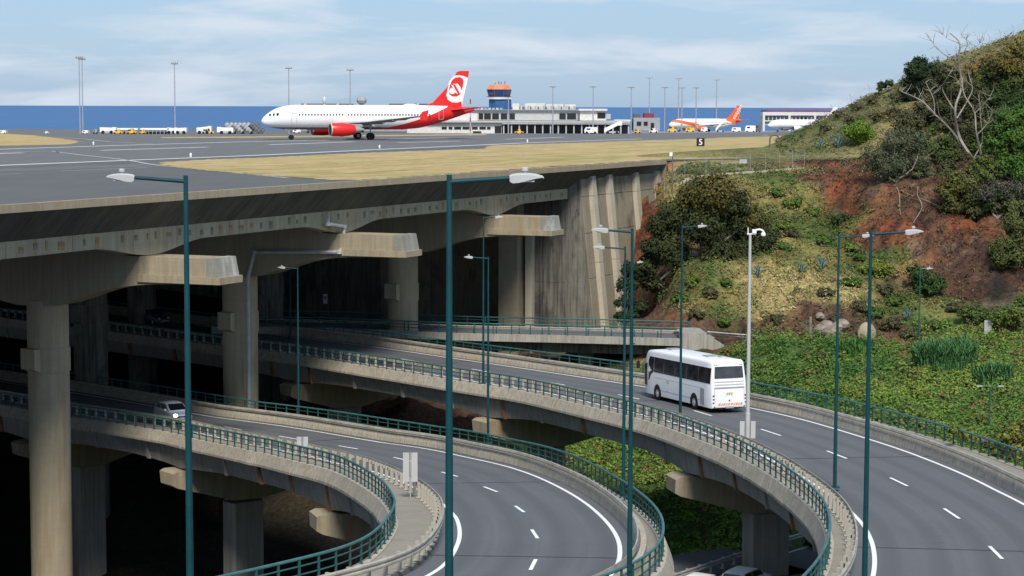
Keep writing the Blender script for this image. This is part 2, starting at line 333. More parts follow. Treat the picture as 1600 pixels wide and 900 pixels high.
flatz = np.clip((gY-206)/4, 0, 1)*np.clip((46-gX)/6, 0, 1)
_s = (gX+28.9)*.402+(gY-115.6)*.9157; _t = (gX+28.9)*.9157-(gY-115.6)*.402
lw = np.clip((gY-204.5)/5, 0, 1)*np.maximum(np.clip((_s-111.2)/2.0, 0, 1), np.clip((_t-2.0)/1.4, 0, 1)*(_s > 98))*np.clip((42-gX)/6, 0, 1)*(gY < 236); lw = lw*lw*(3-2*lw)*np.clip(1-(gY-230)/6, 0, 1)
gZ = gZ*(1-lw)+np.interp(gY, [204, 207, 210, 214, 217.5, 222, 230], [-2.6, -1.75, -1.3, -.7, -.14, -.05, -.05])*lw
onroad = np.exp(-(((gX-18)/6)**2+((gY-127)/6)**2))
n5 = fbm(gX, gY, 1.1, 41., .6, 4); gZn = gZ+(n1*.5+n2*(.22+.9*red)+n5*.45*red)*(1-flatz)*(1-onroad)
gC = hcol(gX, gY)
def mixc(C, m, c): return C*(1-m[:, None])+np.array(c)*m[:, None]
n3 = fbm(gX, gY, .22, 21.); n4 = fbm(gX, gY, .7, 31.)
slope = (gX > 8)*(gY > 176)*(gY < 216)*(gC[:, 1] > .07)
gC = mixc(gC, np.clip(n3*1.4-.05, 0, .8)*slope, (.27, .21, .08)); gC = mixc(gC, np.clip(-n3*1.5-.1, 0, .8)*slope, (.05, .075, .02)); gC = mixc(gC, np.clip(n4*1.5-.35, 0, .7)*slope, (.17, .10, .045))
rk = (red > .35)*(gX > 8)
gC = mixc(gC, np.clip(n5*2.2+.15, 0, .85)*rk, (.035, .022, .018)); gC = mixc(gC, np.clip(n3*1.6-.35, 0, .6)*rk, (.22, .095, .045)); gC = mixc(gC, np.clip(-n4*1.4-.35, 0, .7)*rk, (.16, .12, .085))
gC *= (1+.25*np.clip(n2, -1, 1))[:, None]
nx, ny = len(gx), len(gy); idx = np.arange(nx*ny).reshape(ny, nx)
Fq = np.stack([idx[:-1, :-1], idx[:-1, 1:], idx[1:, 1:], idx[1:, :-1]], -1).reshape(-1, 4)
# cut the hole where the runway deck's own void is roofed: drop faces above the slab in the deck area
cx = gX[Fq].mean(1); cy = gY[Fq].mean(1)
TH = math.radians(23.7); u = np.array([math.sin(TH), math.cos(TH)]); n_ = np.array([math.cos(TH), -math.sin(TH)]); E0 = np.array([-28.9, 115.6])
s_ = (cx-E0[0])*u[0]+(cy-E0[1])*u[1]; t_ = (cx-E0[0])*n_[0]+(cy-E0[1])*n_[1]
keep = ~((t_ < .5) & (gZn[Fq].max(1) > -3.4) & (s_ < 113.0))
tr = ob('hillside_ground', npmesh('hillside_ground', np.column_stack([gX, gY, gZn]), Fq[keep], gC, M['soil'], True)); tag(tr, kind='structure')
def ground_z(x, y):
    x = np.atleast_1d(x).astype(float); y = np.atleast_1d(y).astype(float)
    Z = gZn.reshape(ny, nx); i = np.clip((x-gx[0])/.75, 0, nx-1.001); j = np.clip(np.interp(y, gy, np.arange(ny)), 0, ny-1.001)
    i0 = i.astype(int); j0 = j.astype(int); a = i-i0; b = j-j0
    return Z[j0, i0]*(1-a)*(1-b)+Z[j0, i0+1]*a*(1-b)+Z[j0+1, i0]*(1-a)*b+Z[j0+1, i0+1]*a*b
def on_ground(x, y, Y0=120, Y1=270):      # the nearest terrain point seen at a pixel
    prev = None
    for Y in np.arange(Y0, Y1, .25):
        p = aty(x, y, Y); g = ground_z(p[0], p[1])[0]
        if prev is not None and p[2] <= g: return np.array([p[0], p[1], g])
        prev = p
    return aty(x, y, Y1)
# ------------------------------------------------------------------ airfield, sea
def gnd(Y): return 0. if Y < 380 else -(Y-380)*.0105
airm = MB()
Ys = [218.9, 260, 320, 380, 450, 520, 600, 700, 800, 900, 1000, 1120]
e = lambda s, t=0., z=0.: (E0[0]+s*u[0]+t*n_[0], E0[1]+s*u[1]+t*n_[1], z)
for a, b in zip(Ys[:-1], Ys[1:]):
    xr0 = 16.1 if a < 219 else 900; xa = 17 if a < 219 else 500
    airm.quad((-1200, a, gnd(a)), (17 if a < 219 else 900, a, gnd(a)), (60 if a < 219 else 900, b, gnd(b)), (-1200, b, gnd(b)))
airm.add([(E0[0]+112.6*u[0], E0[1]+112.6*u[1], 0), (60, 232, -.0), (60, 260, 0), (10, 260, 0)], [(0, 1, 2, 3)]) if False else None
airm.quad((60, 260, 0), (900, 260, 0), (900, 260.1, 0), (60, 260.1, 0))
A0 = e(-75, -.25); A1 = e(112.8, -.25)
airm.add([A0, A1, (-1200, A1[1], 0), (-1200, A0[1], 0)], [(0, 1, 2, 3)])
tag(airm.build('airfield_pavement', M['runway']), kind='structure')
tag(MB().quad((-60000, 900, -58), (60000, 900, -58), (60000, 90000, -58), (-60000, 90000, -58)).build('sea', M['sea']), kind='structure')
def flat(name, px, z, mat, zoff=.02, **k):
    P = [atz(x, y, 0) for x, y in px]; m = MB(); m.add([(p[0], p[1], z) for p in P], [tuple(range(len(P)))]); return m.build(name, mat)
def gsheet(name, px, zoff, mat):       # sheet following the airfield profile
    P = []
    for x, y in px:
        Y = 300.
        for _ in range(40): p = atz(x, y, gnd(Y)); Y = .5*Y+.5*p[1]
        P.append((p[0], p[1], gnd(p[1])+zoff))
    return P
# airfield grass: dense grid coloured by patches and mower tracks
def grass_patch(name, px, label):
    P = np.array([p[:2] for p in gsheet('', px, 0, None)])
    x0, y0 = P.min(0); x1, y1 = P.max(0); st = .9
    X, Y = np.meshgrid(np.arange(x0, x1+st, st), np.arange(y0, y1+st, st*1.3)); ys, xs = X.shape; X = X.ravel(); Y = Y.ravel()
    X = X+RS.uniform(-.3, .3, len(X)); Y = Y+RS.uniform(-.35, .35, len(X))
    def inside(px_, py_):
        r = np.zeros(len(px_), bool); j = len(P)-1
        for i in range(len(P)):
            c = ((P[i, 1] > py_) != (P[j, 1] > py_)) & (px_ < (P[j, 0]-P[i, 0])*(py_-P[i, 1])/(P[j, 1]-P[i, 1]+1e-12)+P[i, 0]); r ^= c; j = i
        return r
    I = np.arange(xs*ys).reshape(ys, xs); Q = np.stack([I[:-1, :-1], I[:-1, 1:], I[1:, 1:], I[1:, :-1]], -1).reshape(-1, 4)
    Q = Q[inside(X[Q].mean(1), Y[Q].mean(1))]
    s = (X-E0[0])*u[0]+(Y-E0[1])*u[1]; t = (X-E0[0])*n_[0]+(Y-E0[1])*n_[1]
    C = np.tile(np.array((.47, .385, .19)), (len(X), 1)); a = fbm(s*.22, t*1.1, .14, 5.); b = fbm(s*.35, t, .5, 8.)
    C = mixc(C, np.clip(a*2.2-.05, 0, .75), (.33, .34, .11)); C = mixc(C, np.clip(-b*1.3-.1, 0, .6), (.56, .47, .28))
    C = mixc(C, np.clip(b*1.3-.25, 0, .5), (.30, .22, .11))
    for tt in (-9, -21): C = mixc(C, np.exp(-((t-tt+a*1.5)/.35)**2)*.6, (.22, .17, .09))
    C = C*np.array((.93, .84, .80))
    Z = np.array([gnd(y) for y in Y])+.03
    o = ob(name, npmesh(name, np.column_stack([X, Y, Z]), Q, C, M['field'], False)); tag(o, label, 'grass', kind='stuff'); 
    # tufts
    m = inside(X, Y) & ((t < -.7) | (s > 114)); ids = np.where(m)[0]; 
    near = ids[RS.rand(len(ids)) < 0.]; V = []; Fc = []; Cc = []
    for k in near:
        for _ in range(2):
            x = X[k]+RS.uniform(-.5, .5); y = Y[k]+RS.uniform(-.6, .6); h = RS.uniform(.04, .12); a_ = RS.uniform(0, PI); d = .25; b0 = len(V); z = Z[k]
            V += [(x-d*math.cos(a_), y-d*math.sin(a_), z-.02), (x+d*math.cos(a_), y+d*math.sin(a_), z-.02), (x+.6*d*math.cos(a_)+RS.uniform(-.1, .1), y, z+h), (x-.6*d*math.cos(a_), y+RS.uniform(-.1, .1), z+h*.8)]
            Fc.append((b0, b0+1, b0+2, b0+3)); c = C[k]*RS.uniform(1.1, 1.35); Cc += [c]*4
    if V: tag(ob('dry_grass_tufts', npmesh('dry_grass_tufts', V, Fc, np.array(Cc), M['leaf'])), 'short dry tufts standing in the '+label, 'grass', kind='stuff')
def edgept(x): # pixel on the deck edge at column x
    return (x, 323-.0701*x-.9)
g1 = [(252, 254), (300, 250.5), (400, 247), (500, 242), (592, 238), (640, 236.5), (700, 234.5), (757, 232.5), (768, 227.5), (900, 223.5), (1000, 220), (1100, 217), (1200, 213.5), (1290, 208), (1330, 212), (1330, 222), (1215, 241)]
g1b = [(1215, 247), (1100, 248.4), (1045, 249), (1039, 249.2), (900, 258.3), (780, 266.5), (680, 273.8), (590, 280.2), (560, 281.6), (520, 281.5), (440, 276.5), (330, 267.5), (252, 258.5)]
grass_patch('dry_grass', g1+g1b, 'straw coloured grass verge between the runway and the concrete edge')
grass_patch('dry_grass', [(-150, 206.5), (0, 208.5), (60, 212.5), (118, 219.5), (127, 222.5), (110, 225.8), (0, 228.5), (-150, 232)], 'straw grass island left of the far runway line')
grass_patch('dry_grass', [(250, 214.3), (400, 213.4), (560, 211.6), (760, 209.4), (760, 211.4), (560, 213.6), (400, 215.6), (250, 216)], 'thin straw verge on the far side of the runway')
for px, mt in (([(-100, 262), (400, 243.6), (592, 234.4), (760, 227), (757, 232), (592, 237.5), (400, 246.5), (300, 250), (252, 254), (-100, 268)], 'runway2'), ([(-160, 273), (80, 265), (250, 259), (440, 277.5), (560, 282), (400, 293.2), (200, 307), (0, 321), (-160, 332.5)], 'runway2')):
    m = MB(); P = gsheet('', px, .006, None); m.add(P, [tuple(range(len(P)))]); tag(m.build('taxiway_asphalt', M[mt]), kind='structure')
def strip(px, wd, zoff=.012, mat='line', name='painted_line'):
    P = np.array(gsheet('', px, zoff, None)); P = resample(P, 6.)
    T, Nn = normals2(P); m = MB(); a = P.copy(); b = P.copy(); a[:, :2] += Nn*wd/2; b[:, :2] -= Nn*wd/2
    n = len(P); m.add(list(a)+list(b), [(i, i+1, n+i+1, n+i) for i in range(n-1)]); tag(m.build(name, M[mat]), kind='structure')
strip([(-120, 263.5), (0, 258.5), (200, 250.6), (400, 242.8), (592, 233.6), (700, 229), (823, 223.2), (1000, 217.2), (1200, 211)], .9)
strip([(-120, 238), (0, 233.3), (200, 226.8), (380, 221.6), (560, 217.8), (700, 215.5)], .9)
for a in [[(157, 235), (325, 229.8)], [(420, 226.2), (552, 221.6)], [(622, 222.8), (720, 220.6)], [(-60, 242), (36, 238.8)], [(790, 217.5), (880, 214.6)]]: strip(a, .9)
strip([(75, 214), (130, 217), (170, 221.5), (240, 224.8)], .5, .016, 'line_worn'); strip([(85, 237), (130, 242.6), (175, 247.2), (210, 252), (238, 257.5), (300, 263.5), (380, 271.5), (450, 278.2)], .45, .016, 'line_worn')
strip([(-60, 274.5), (35, 271.5)], .3, .016, 'line_worn'); strip([(95, 267.5), (230, 262)], .3, .016, 'line_worn'); strip([(0, 238), (80, 236), (90, 238)], .6, .016, 'line_worn')
m = MB(); P = gsheet('', [(240, 211.6), (760, 206.6), (1000, 205.6), (1260, 203.6), (1200, 206.6), (760, 209), (240, 213.8)], .01, None); m.add(P, [tuple(range(len(P)))]); tag(m.build('apron_pavement', M['pale_asph']), kind='structure')
# edge lights
el = MB().tube([(0, 0, 0), (0, 0, .25)], .12, 6).tube([(0, 0, .25), (0, 0, .45)], [.16, .05], 6).mesh('runway_edge_light', M['white'])
for i, (x, y, lb) in enumerate([(146, 226.3, 'small white runway light beside the left grass island'), (298, 245.4, 'small white runway light above the tip of the straw verge'), (593, 231.9, 'small white runway light in front of the red tail section'), (824, 222.4, 'small white runway light in front of the terminal')]):
    p = gsheet('', [(x, y)], .015, None)[0]; tag(ob('runway_light', el, None, p), lb, 'light', 'small lights along the runway edge')
# ------------------------------------------------------------------ runway bridge
def E(s, t, z): return (E0[0]+s*u[0]+t*n_[0], E0[1]+s*u[1]+t*n_[1], z)
rb = empty('runway_bridge', (0, 0, 0)); tag(rb, 'huge concrete runway platform on round columns, with a sloping edge', 'bridge')
FR = [-9.5, 18.1, 44.3, 72.8]; S0, S1, SC = -75., 112.8, 89.8
seg = np.append(np.arange(S0, S1-2, 3.93), S1)
for a, b in zip(seg[:-1], seg[1:]):                       # fascia panels with open joints between
    g = .03; m = MB(); jz = random.uniform(-.012, .012)
    m.extr([E(a+g, 0+jz, -.38), E(a+g, 0+jz, .10), E(a+g, -.45, .10), E(a+g, -.45, -.38)], np.array(E(b-g, 0, 0))-np.array(E(a+g, 0, 0)))
    m.build('fascia_panel', M['conc'], rb)
MB().extr([E(S0, -.06, -.36), E(S0, -.06, .06), E(S0, -.46, .06), E(S0, -.46, -.36)], np.array(E(S1, 0, 0))-np.array(E(S0, 0, 0))).build('edge_core', M['conc_dark'], rb)
for a, b in zip(seg[:-1], seg[1:]):                       # sloping cantilever soffit, board marked, one slab per pour
    g = .02; v = np.array(E(b-g, 0, 0))-np.array(E(a+g, 0, 0)); j = random.uniform(-.01, .01)
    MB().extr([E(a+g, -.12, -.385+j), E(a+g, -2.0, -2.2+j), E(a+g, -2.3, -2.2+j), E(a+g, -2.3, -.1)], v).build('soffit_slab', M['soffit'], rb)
# deck slab over everything
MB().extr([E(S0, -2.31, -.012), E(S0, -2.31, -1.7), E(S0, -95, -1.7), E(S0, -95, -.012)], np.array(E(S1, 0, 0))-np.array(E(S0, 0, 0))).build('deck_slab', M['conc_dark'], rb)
# edge beam with haunches (zb = underside)
def zb(s, top=-3.2, low=-3.95, half=6.5):
    d = min(abs(s-f) for f in FR+[SC+11]); q = max(0., 1-d/half); return top+(low-top)*(q*q*(3-2*q))
ss = np.arange(S0, SC, .65); ss = np.append(ss, SC)
def beam(t0, t1, ztop, name, mat, sl=None, g=zb):
    for i in range(len(sl)-1):
        pass
    rings = [[E(s, t0, ztop), E(s, t1, ztop), E(s, t1, g(s)), E(s, t0, g(s))] for s in sl]; return MB().loft(rings).build(name, mat, rb)
k0 = 0; cuts = [i for i in range(len(ss)) if i % 10 == 0]+[len(ss)-1]
for a, b in zip(cuts[:-1], cuts[1:]):
    if b <= a: continue
    sl = list(ss[a:b+1]); sl[0] += .02; sl[-1] -= .02
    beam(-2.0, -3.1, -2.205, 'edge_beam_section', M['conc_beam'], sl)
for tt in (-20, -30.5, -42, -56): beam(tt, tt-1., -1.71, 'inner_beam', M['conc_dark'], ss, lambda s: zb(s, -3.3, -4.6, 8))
# cast pockets on the edge beam face
pk = MB()
M['pocket'] = plain('dirty_cast_mark', (.20, .17, .12), .95, var=.35); M['pocket2'] = plain('rusty_cast_mark', (.33, .21, .11), .95, var=.35)
pocket = MB().box((0, 0, 0), (.34, .028, .52)).mesh('cast_mark', M['pocket']); pocket2 = MB().box((0, 0, 0), (.5, .028, .62)).mesh('cast_mark', M['pocket2'])
random.seed(3)
for s in np.arange(-14, SC-1.5, 1.31):
    if random.random() < .75:
        p = E(s+random.uniform(-.2, .2), -1.985, -2.72+random.uniform(-.1, .1)); o = ob('cast_mark', pocket if random.random() < .7 else pocket2, rb, p, math.atan2(u[1], u[0])); o.scale = (random.uniform(.4, 1.3), 1, random.uniform(.5, 1.2))
# transverse frames
def tz(t):  # underside of a transverse beam along t (edge = 0)
    d = abs(t+10.6); d2 = abs(t+24.8); d = min(d, d2)
    return -5.62-1.9*math.exp(-(max(0, d-1.4)/4.2)**1.5)
for fi, s in enumerate(FR):
    hw = 1.25
    for (ta, tb, zt, nm, mt) in ((3.75, -3.2, -3.97, 'crosshead_end', M['conc_cross']), (-3.2, -45., -1.72, 'crosshead', M['conc'])):
        tsq = np.linspace(ta, tb, 12 if ta > 0 else 40)
        rings = [[E(s-hw, t, zt), E(s+hw, t, zt), E(s+hw, t, tz(t)), E(s-hw, t, tz(t))] for t in tsq]
        if ta > 0: rings[0] = [E(s-hw, t+dt, z) for t, dt, z in ((ta, -.25, zt),)]+[E(s+hw, ta-.25, zt), E(s+hw, ta, tz(ta)), E(s-hw, ta, tz(ta))]
        MB().loft(rings).build(nm, mt, rb)
    MB().extr([E(s-hw-.14, 4.0, -5.15), E(s-hw-.14, 4.0, -5.60), E(s-hw-.14, -2.2, -5.62), E(s-hw-.14, -2.2, -5.10)], np.array(E(s+hw+.14, 0, 0))-np.array(E(s-hw-.14, 0, 0))).build('bearing_ledge', M['conc_cross'], rb)
    MB().extr([E(s-hw-.05, 3.82, -5.2), E(s-hw-.05, 3.55, -3.93), E(s-hw-.05, 2.95, -3.93), E(s-hw-.05, 2.95, -5.2)], np.array(E(s+hw+.05, 0, 0))-np.array(E(s-hw-.05, 0, 0))).build('end_block', M['conc_ends'], rb)
    for ci, tcn in enumerate((-10.4, -24.6, -38.8)):
        c = E(s, tcn+(.1 if fi < 2 else -.9), 0); zbm = ground_z(c[0], c[1])[0]-1.5 if c[0] > -105 else -38; zbm = min(zbm, -20)
        zs = np.linspace(zbm, -7.2 if ci < 2 else -5, 14)
        col = MB().tube([(c[0], c[1], z) for z in zs], 1.38, 28).build('column', M['conc_col'] if ci == 0 else M['conc_dark'], rb, True)  # rear rows take the darker concrete to paint in the deck's shade
        if fi in (0, 1, 2, 3) and ci < 2:
            v = -n_*.35+np.array([-.5, -.75])*.9; v = np.array([-.62, -.78]); w_ = np.array([v[1], -v[0]])
            a0 = np.array(c[:2])+v*1.75; q = [a0+w_*.72, a0-w_*.72, np.array(c[:2])-w_*.72+v*.6, np.array(c[:2])+w_*.72+v*.6]
            z1, z0 = -10.4, -11.75
            m = MB(); m.add([(*q[0], z0), (*q[1], z0), (*q[2], z0-.55), (*q[3], z0-.55), (*q[0], z1), (*q[1], z1), (*q[2], z1), (*q[3], z1)], [(0, 1, 2, 3), (4, 7, 6, 5), (0, 4, 5, 1), (1, 5, 6, 2), (2, 6, 7, 3), (3, 7, 4, 0)]); m.build('corbel', M['conc_col'] if ci == 0 else M['conc_dark'], rb)
            m = MB(); m.tube([(c[0], c[1], z1-.0), (c[0], c[1], z0-.25)], 1.46, 28).build('column_band', M['conc_col'] if ci == 0 else M['conc_dark'], rb, True)
# end wall
aw = empty('abutment_wall', E(SC, -2, -15)); al = np.array(aw.location)
tag(aw, 'tall brown concrete retaining wall with leaning ribs at the end of the runway platform', 'wall')
def AL(p): return tuple(np.array(p)-al)
def batter(z): return max(0, (-z-.6))*.105
sw0, sw1 = SC+1.2, S1+1.5
jts = [SC+1.2, 93.6, 97.9, 104.6, 111.0, sw1]
for a, b in zip(jts[:-1], jts[1:]):
    for z0, z1 in ((-1.15, -3.0), (-3.0, -6.6), (-6.6, -11), (-11, -19)):
        g = .025; m = MB(); m.add([AL(E(s, t+batter(z), z)) for s in (a+g, b-g) for (t, z) in ((-1.2, z1+g), (-1.2, z0-g), (-2.4, z0-g), (-2.4, z1+g))], [(0, 1, 2, 3), (7, 6, 5, 4), (0, 4, 5, 1), (1, 5, 6, 2), (2, 6, 7, 3), (3, 7, 4, 0)]); m.build('wall_panel', M['conc_wall'], aw)
m = MB(); m.extr([AL(E(sw0, -2.0, -.9)), AL(E(sw0, -2.3, -19)), AL(E(sw0, -3.3, -19)), AL(E(sw0, -3.3, -.9))], np.array(E(sw1-.3, 0, 0))-np.array(E(sw0, 0, 0))); m.build('wall_core', M['conc_dark'], aw)
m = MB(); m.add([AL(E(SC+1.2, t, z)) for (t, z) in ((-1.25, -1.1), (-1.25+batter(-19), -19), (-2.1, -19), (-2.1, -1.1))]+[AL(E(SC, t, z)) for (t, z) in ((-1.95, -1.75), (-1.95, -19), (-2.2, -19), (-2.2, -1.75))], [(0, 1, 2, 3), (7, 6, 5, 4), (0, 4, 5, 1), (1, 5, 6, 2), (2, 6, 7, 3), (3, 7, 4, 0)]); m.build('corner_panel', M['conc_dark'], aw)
for s in (93.3, 97.9, 105.6, 112.2):
    for z0, z1 in ((-1.05, -3.0), (-3.0, -9.5), (-9.5, -19)):
        g = .02; m = MB(); m.add([AL(E(q, t+batter(z), z)) for q in (s-.52, s+.52) for (t, z) in ((-.72, z1+g), (-.72, z0-g), (-1.3, z0-g), (-1.3, z1+g))], [(0, 1, 2, 3), (7, 6, 5, 4), (0, 4, 5, 1), (1, 5, 6, 2), (2, 6, 7, 3), (3, 7, 4, 0)]); m.build('buttress_rib', M['conc_pale'], aw)
fw = [(-2.2, -4.6), (-4.6, -7.1)]
for a, b in fw:
    for z0, z1 in ((-1.75, -6.8), (-6.8, -11.4), (-11.4, -19)):
        MB().extr([AL(E(SC, a-.02, z0)), AL(E(SC, a-.02, z1+.03)), AL(E(SC+1.5, a-.02, z1+.03)), AL(E(SC+1.5, a-.02, z0))], (np.array(E(0, b+.02, 0))-np.array(E(0, a-.02, 0)))).build('front_wall_panel', M['conc_dark'], aw)
def wall_box(s0, s1, t0, t1, z0, z1, nm, mt): MB().extr([AL(E(s0, t0, z0)), AL(E(s0, t0, z1)), AL(E(s1, t0, z1)), AL(E(s1, t0, z0))], np.array(E(0, t1, 0))-np.array(E(0, t0, 0))).build(nm, mt, aw)
wall_box(SC-.7, SC+.1, -5.45, -6.15, -19, -5.7, 'pilaster', M['conc_pale']); wall_box(SC-1.6, SC+1.2, -6.6, -8.6, -19, -3.5, 'pilaster', M['conc'])
for i in range(9):
    t0 = -8.6-i*6.; wall_box(SC+8, SC+9, t0-.03, t0-5.97, -22, -1.75, 'rear_wall_panel', M['conc_wall'] if i < 3 else M['conc_dark'])  # panels further in are darker, their deep shade put into the colour
wall_box(SC+.4, SC+8, -8.5, -9.2, -20, -1.75, 'return_wall', M['conc_dark'])
wall_box(S1+.05, S1+.7, 1.6, -25, -9, -.15, 'end_wall', M['conc_wall'])
# drain pipe
dp = empty('drain_pipe', E(FR[1], -1, -3)); dl = np.array(dp.location)
def dpt(x, y, s=None, t=None):
    r = ray(x, y); o = np.array([0, 0, CZ])      # on the plane t = const
    k = ((E0-o[:2])@n_+t)/(r[:2]@n_); return o+r*k
p_ = [dpt(512, 331, t=-1.6), dpt(512, 350, t=-1.6), dpt(537, 354, t=-1.6), dpt(536, 386, t=-1.6), dpt(530, 394, t=-1.9)]
fr2 = E(FR[2]-1.45, 0, 0)
def dps(x, y, s):
    r = ray(x, y); o = np.array([0, 0, CZ]); k = ((E0-o[:2])@u+s)/(r[:2]@u); return o+r*k
q_ = [dps(530, 394, FR[2]-1.5), dps(398, 394, FR[2]-1.5), dps(395, 404, FR[2]-1.6)]
c2 = E(FR[2], -10.3, 0); q_ += [np.array([c2[0]-.02, c2[1]-1.62, z]) for z in (-7.6, -8.2, -16, -30)]
MB().tube([p-dl for p in p_[:4]]+[q_[0]-dl], .16, 8).build('pipe', M['pipe'], dp, True)
MB().tube([p-dl for p in q_], .15, 8).build('pipe', M['pipe'], dp, True)
for p in p_[1:4]+[q_[0], q_[1]]: MB().tube([p-dl-np.array([0, 0, .12]), p-dl+np.array([0, 0, .12])], .22, 8).build('pipe_joint', M['pipe'], dp)
tag(dp, 'thin grey drain pipe bent along the beam and down the second column', 'pipe')
# ------------------------------------------------------------------ curved viaducts
def curve_from(px, zf, pre=[], post=[], step=1., sm=14):
    P = [np.array([*q, 0.]) for q in pre]+[surf(x, y, zf)*np.array([1, 1, 0]) for x, y in px]+[np.array([*q, 0.]) for q in post]
    Q = spline(P, step); Q = smooth(Q, it=sm); Q = resample(Q[:, :2], step); return Q
flA = curve_from([(475, 529), (600, 544), (700, 559), (825, 577), (950, 596), (1012, 605), (1184, 640), (1256, 656), (1356, 686), (1412, 704), (1491, 735), (1537, 756), (1600, 788)], zA, [(-78, 242), (-48, 213), (-32, 197.5)], [(23.5, 86), (22.6, 78), (20.8, 69), (18, 60)])
flB = curve_from([(350, 654), (450, 667), (550, 684), (675, 702), (709, 711), (787, 727), (844, 747), (902, 777), (931, 799), (954, 822), (969, 848), (969, 874), (960, 900)], zB, [(-64, 190), (-44, 172), (-32, 160.5)], [(2.2, 67.6), (.4, 64.4), (-3.2, 58.1), (-7.9, 52.5), (-13.5, 47.8)])
def off(curve, d):   # + = to the left of travel (near side); curves run far-left -> near
    T, Nn = normals2(curve); d = np.asarray(d) if not np.isscalar(d) else np.full(len(curve), d); return curve+Nn*d[:, None]
# orientation: travel direction goes from far left to near; Nn = (Ty,-Tx)
def interp_off(curve, tab):  # tab: list of (projected x along curve order index fraction, value)
    n = len(curve); return np.interp(np.linspace(0, 1, n), *zip(*tab))
def sect(curve, zf, prof, dd=None, dz=0.):
    """sweep a cross-section: prof = [(offset, z)...] per point, offset towards near side"""
    T, Nn = normals2(curve); rings = []
    for i, (p, n2) in enumerate(zip(curve, Nn)):
        k = 0 if dd is None else dd[i]; z = zf(p[1])
        rings.append([(p[0]+n2[0]*(o+k), p[1]+n2[1]*(o+k), z+h) for o, h in prof])
    return rings
def idx_near(curve, px_x, zf, dz=0, lo=0.):
    last = -1e9
    for i, p in enumerate(curve):
        x = proj((p[0], p[1], zf(p[1])+dz))[0]
        if x >= px_x and last > -1e8: return i if abs(x-px_x) < abs(last-px_x) else i-1
        last = x
    return len(curve)-1
def road_mat():
    m = MT('worn_road_asphalt', .85, 0, .25); at = m.n('ShaderNodeAttribute', attribute_name='lane'); sp = m.n('ShaderNodeSeparateXYZ'); m.l(at.outputs['Vector'], sp.inputs[0])
    base = (.105, .107, .114)
    a = m.noise((1, 1, 1), .12, 7, .6, .3); f = m.noise((1, 1, 1), 14, 4, .8); t = m.noise((2.4, .05, 1), 1., 6, .6, .3, .42, .7, at.outputs['Vector']); st_ = m.noise((1, 1, 1), .9, 6, .7, .6, .62, .72)
    col = m.mix(m.scale(a, .45), base, tuple(x*.78 for x in base)); col = m.mix(m.scale(f, .25), col, tuple(x*1.5 for x in base))
    sn = m.n('ShaderNodeMath', operation='SINE'); mu = m.n('ShaderNodeMath', operation='MULTIPLY'); m.l(sp.outputs['X'], mu.inputs[0]); mu.inputs[1].default_value = 3.45; m.l(mu.outputs[0], sn.inputs[0])
    r = m.n('ShaderNodeMapRange'); r.inputs['From Min'].default_value = -.2; r.inputs['From Max'].default_value = 1; m.l(sn.outputs[0], r.inputs['Value'])
    wt = m.n('ShaderNodeMath', operation='MULTIPLY'); m.l(r.outputs[0], wt.inputs[0]); m.l(t, wt.inputs[1])
    col = m.mix(m.scale(r.outputs[0], .22), col, tuple(x*.6 for x in base)); col = m.mix(m.scale(wt.outputs[0], .7), col, tuple(x*.55 for x in base)); col = m.mix(m.scale(t, .35), col, (.155, .15, .145)); col = m.mix(m.scale(st_, .5), col, (.05, .05, .055))
    return m.out(col, f, .3, .01)
M['road'] = road_mat()
def ribbon(curve, zf, o0, o1, dz, name, mat, parent=None):
    T, Nn = normals2(curve); rings = []; at = []; o0 = np.zeros(len(curve))+o0; o1 = np.zeros(len(curve))+o1; m = max(1, int(round(abs(o1-o0).mean()/.9)))
    for i, (p, q) in enumerate(zip(curve, Nn)):
        L_ = np.linspace(o0[i], o1[i], m+1); rings.append([(p[0]+q[0]*a, p[1]+q[1]*a, zf(p[1]+q[1]*a)+dz) for a in L_]); at += [(a, float(i), 0.) for a in L_]
    o = MB().loft(rings, cap=False, closed=False).build(name, mat, parent)
    if m > 2: l_ = o.data.attributes.new('lane', 'FLOAT_VECTOR', 'POINT'); l_.data.foreach_set('vector', np.array(at, np.float32).ravel())
    return o
postm = MB().box((0, 0, .45), (.09, .06, .90)).box((0, 0, .01), (.16, .14, .03)).mesh('railing_post', M['rail'])
def railing(path, label, cat='railing', group=None, ht=.90, sp=1.27, nrails=3, top='railtop', zf=None, slant=0):
    P = resample(np.array(path, float), sp); c = P[len(P)//2]; r = empty('railing', c); tag(r, label, cat, group or 'green railings along the viaducts')
    T, Nn = normals2(P)
    for p, t in zip(P, T): ob('post', postm, r, p-c, math.atan2(t[1], t[0]))
    Q = resample(np.array(path, float), .6)
    MB().tube([q-c+np.array([0, 0, ht]) for q in Q], .058, 7).build('top_rail', M[top], r, True)
    for k in range(1, nrails):
        MB().tube([q-c+np.array([0, 0, ht*k/nrails+.03]) for q in Q], .028, 5).build('rail', M['rail'], r, True)
    return r
gpost = MB().box((0, 0, .36), (.10, .16, .72)).box((0, .14, .58), (.10, .22, .16)).box((0, 0, .015), (.28, .3, .04)).mesh('guard_post', M['gsteel'])
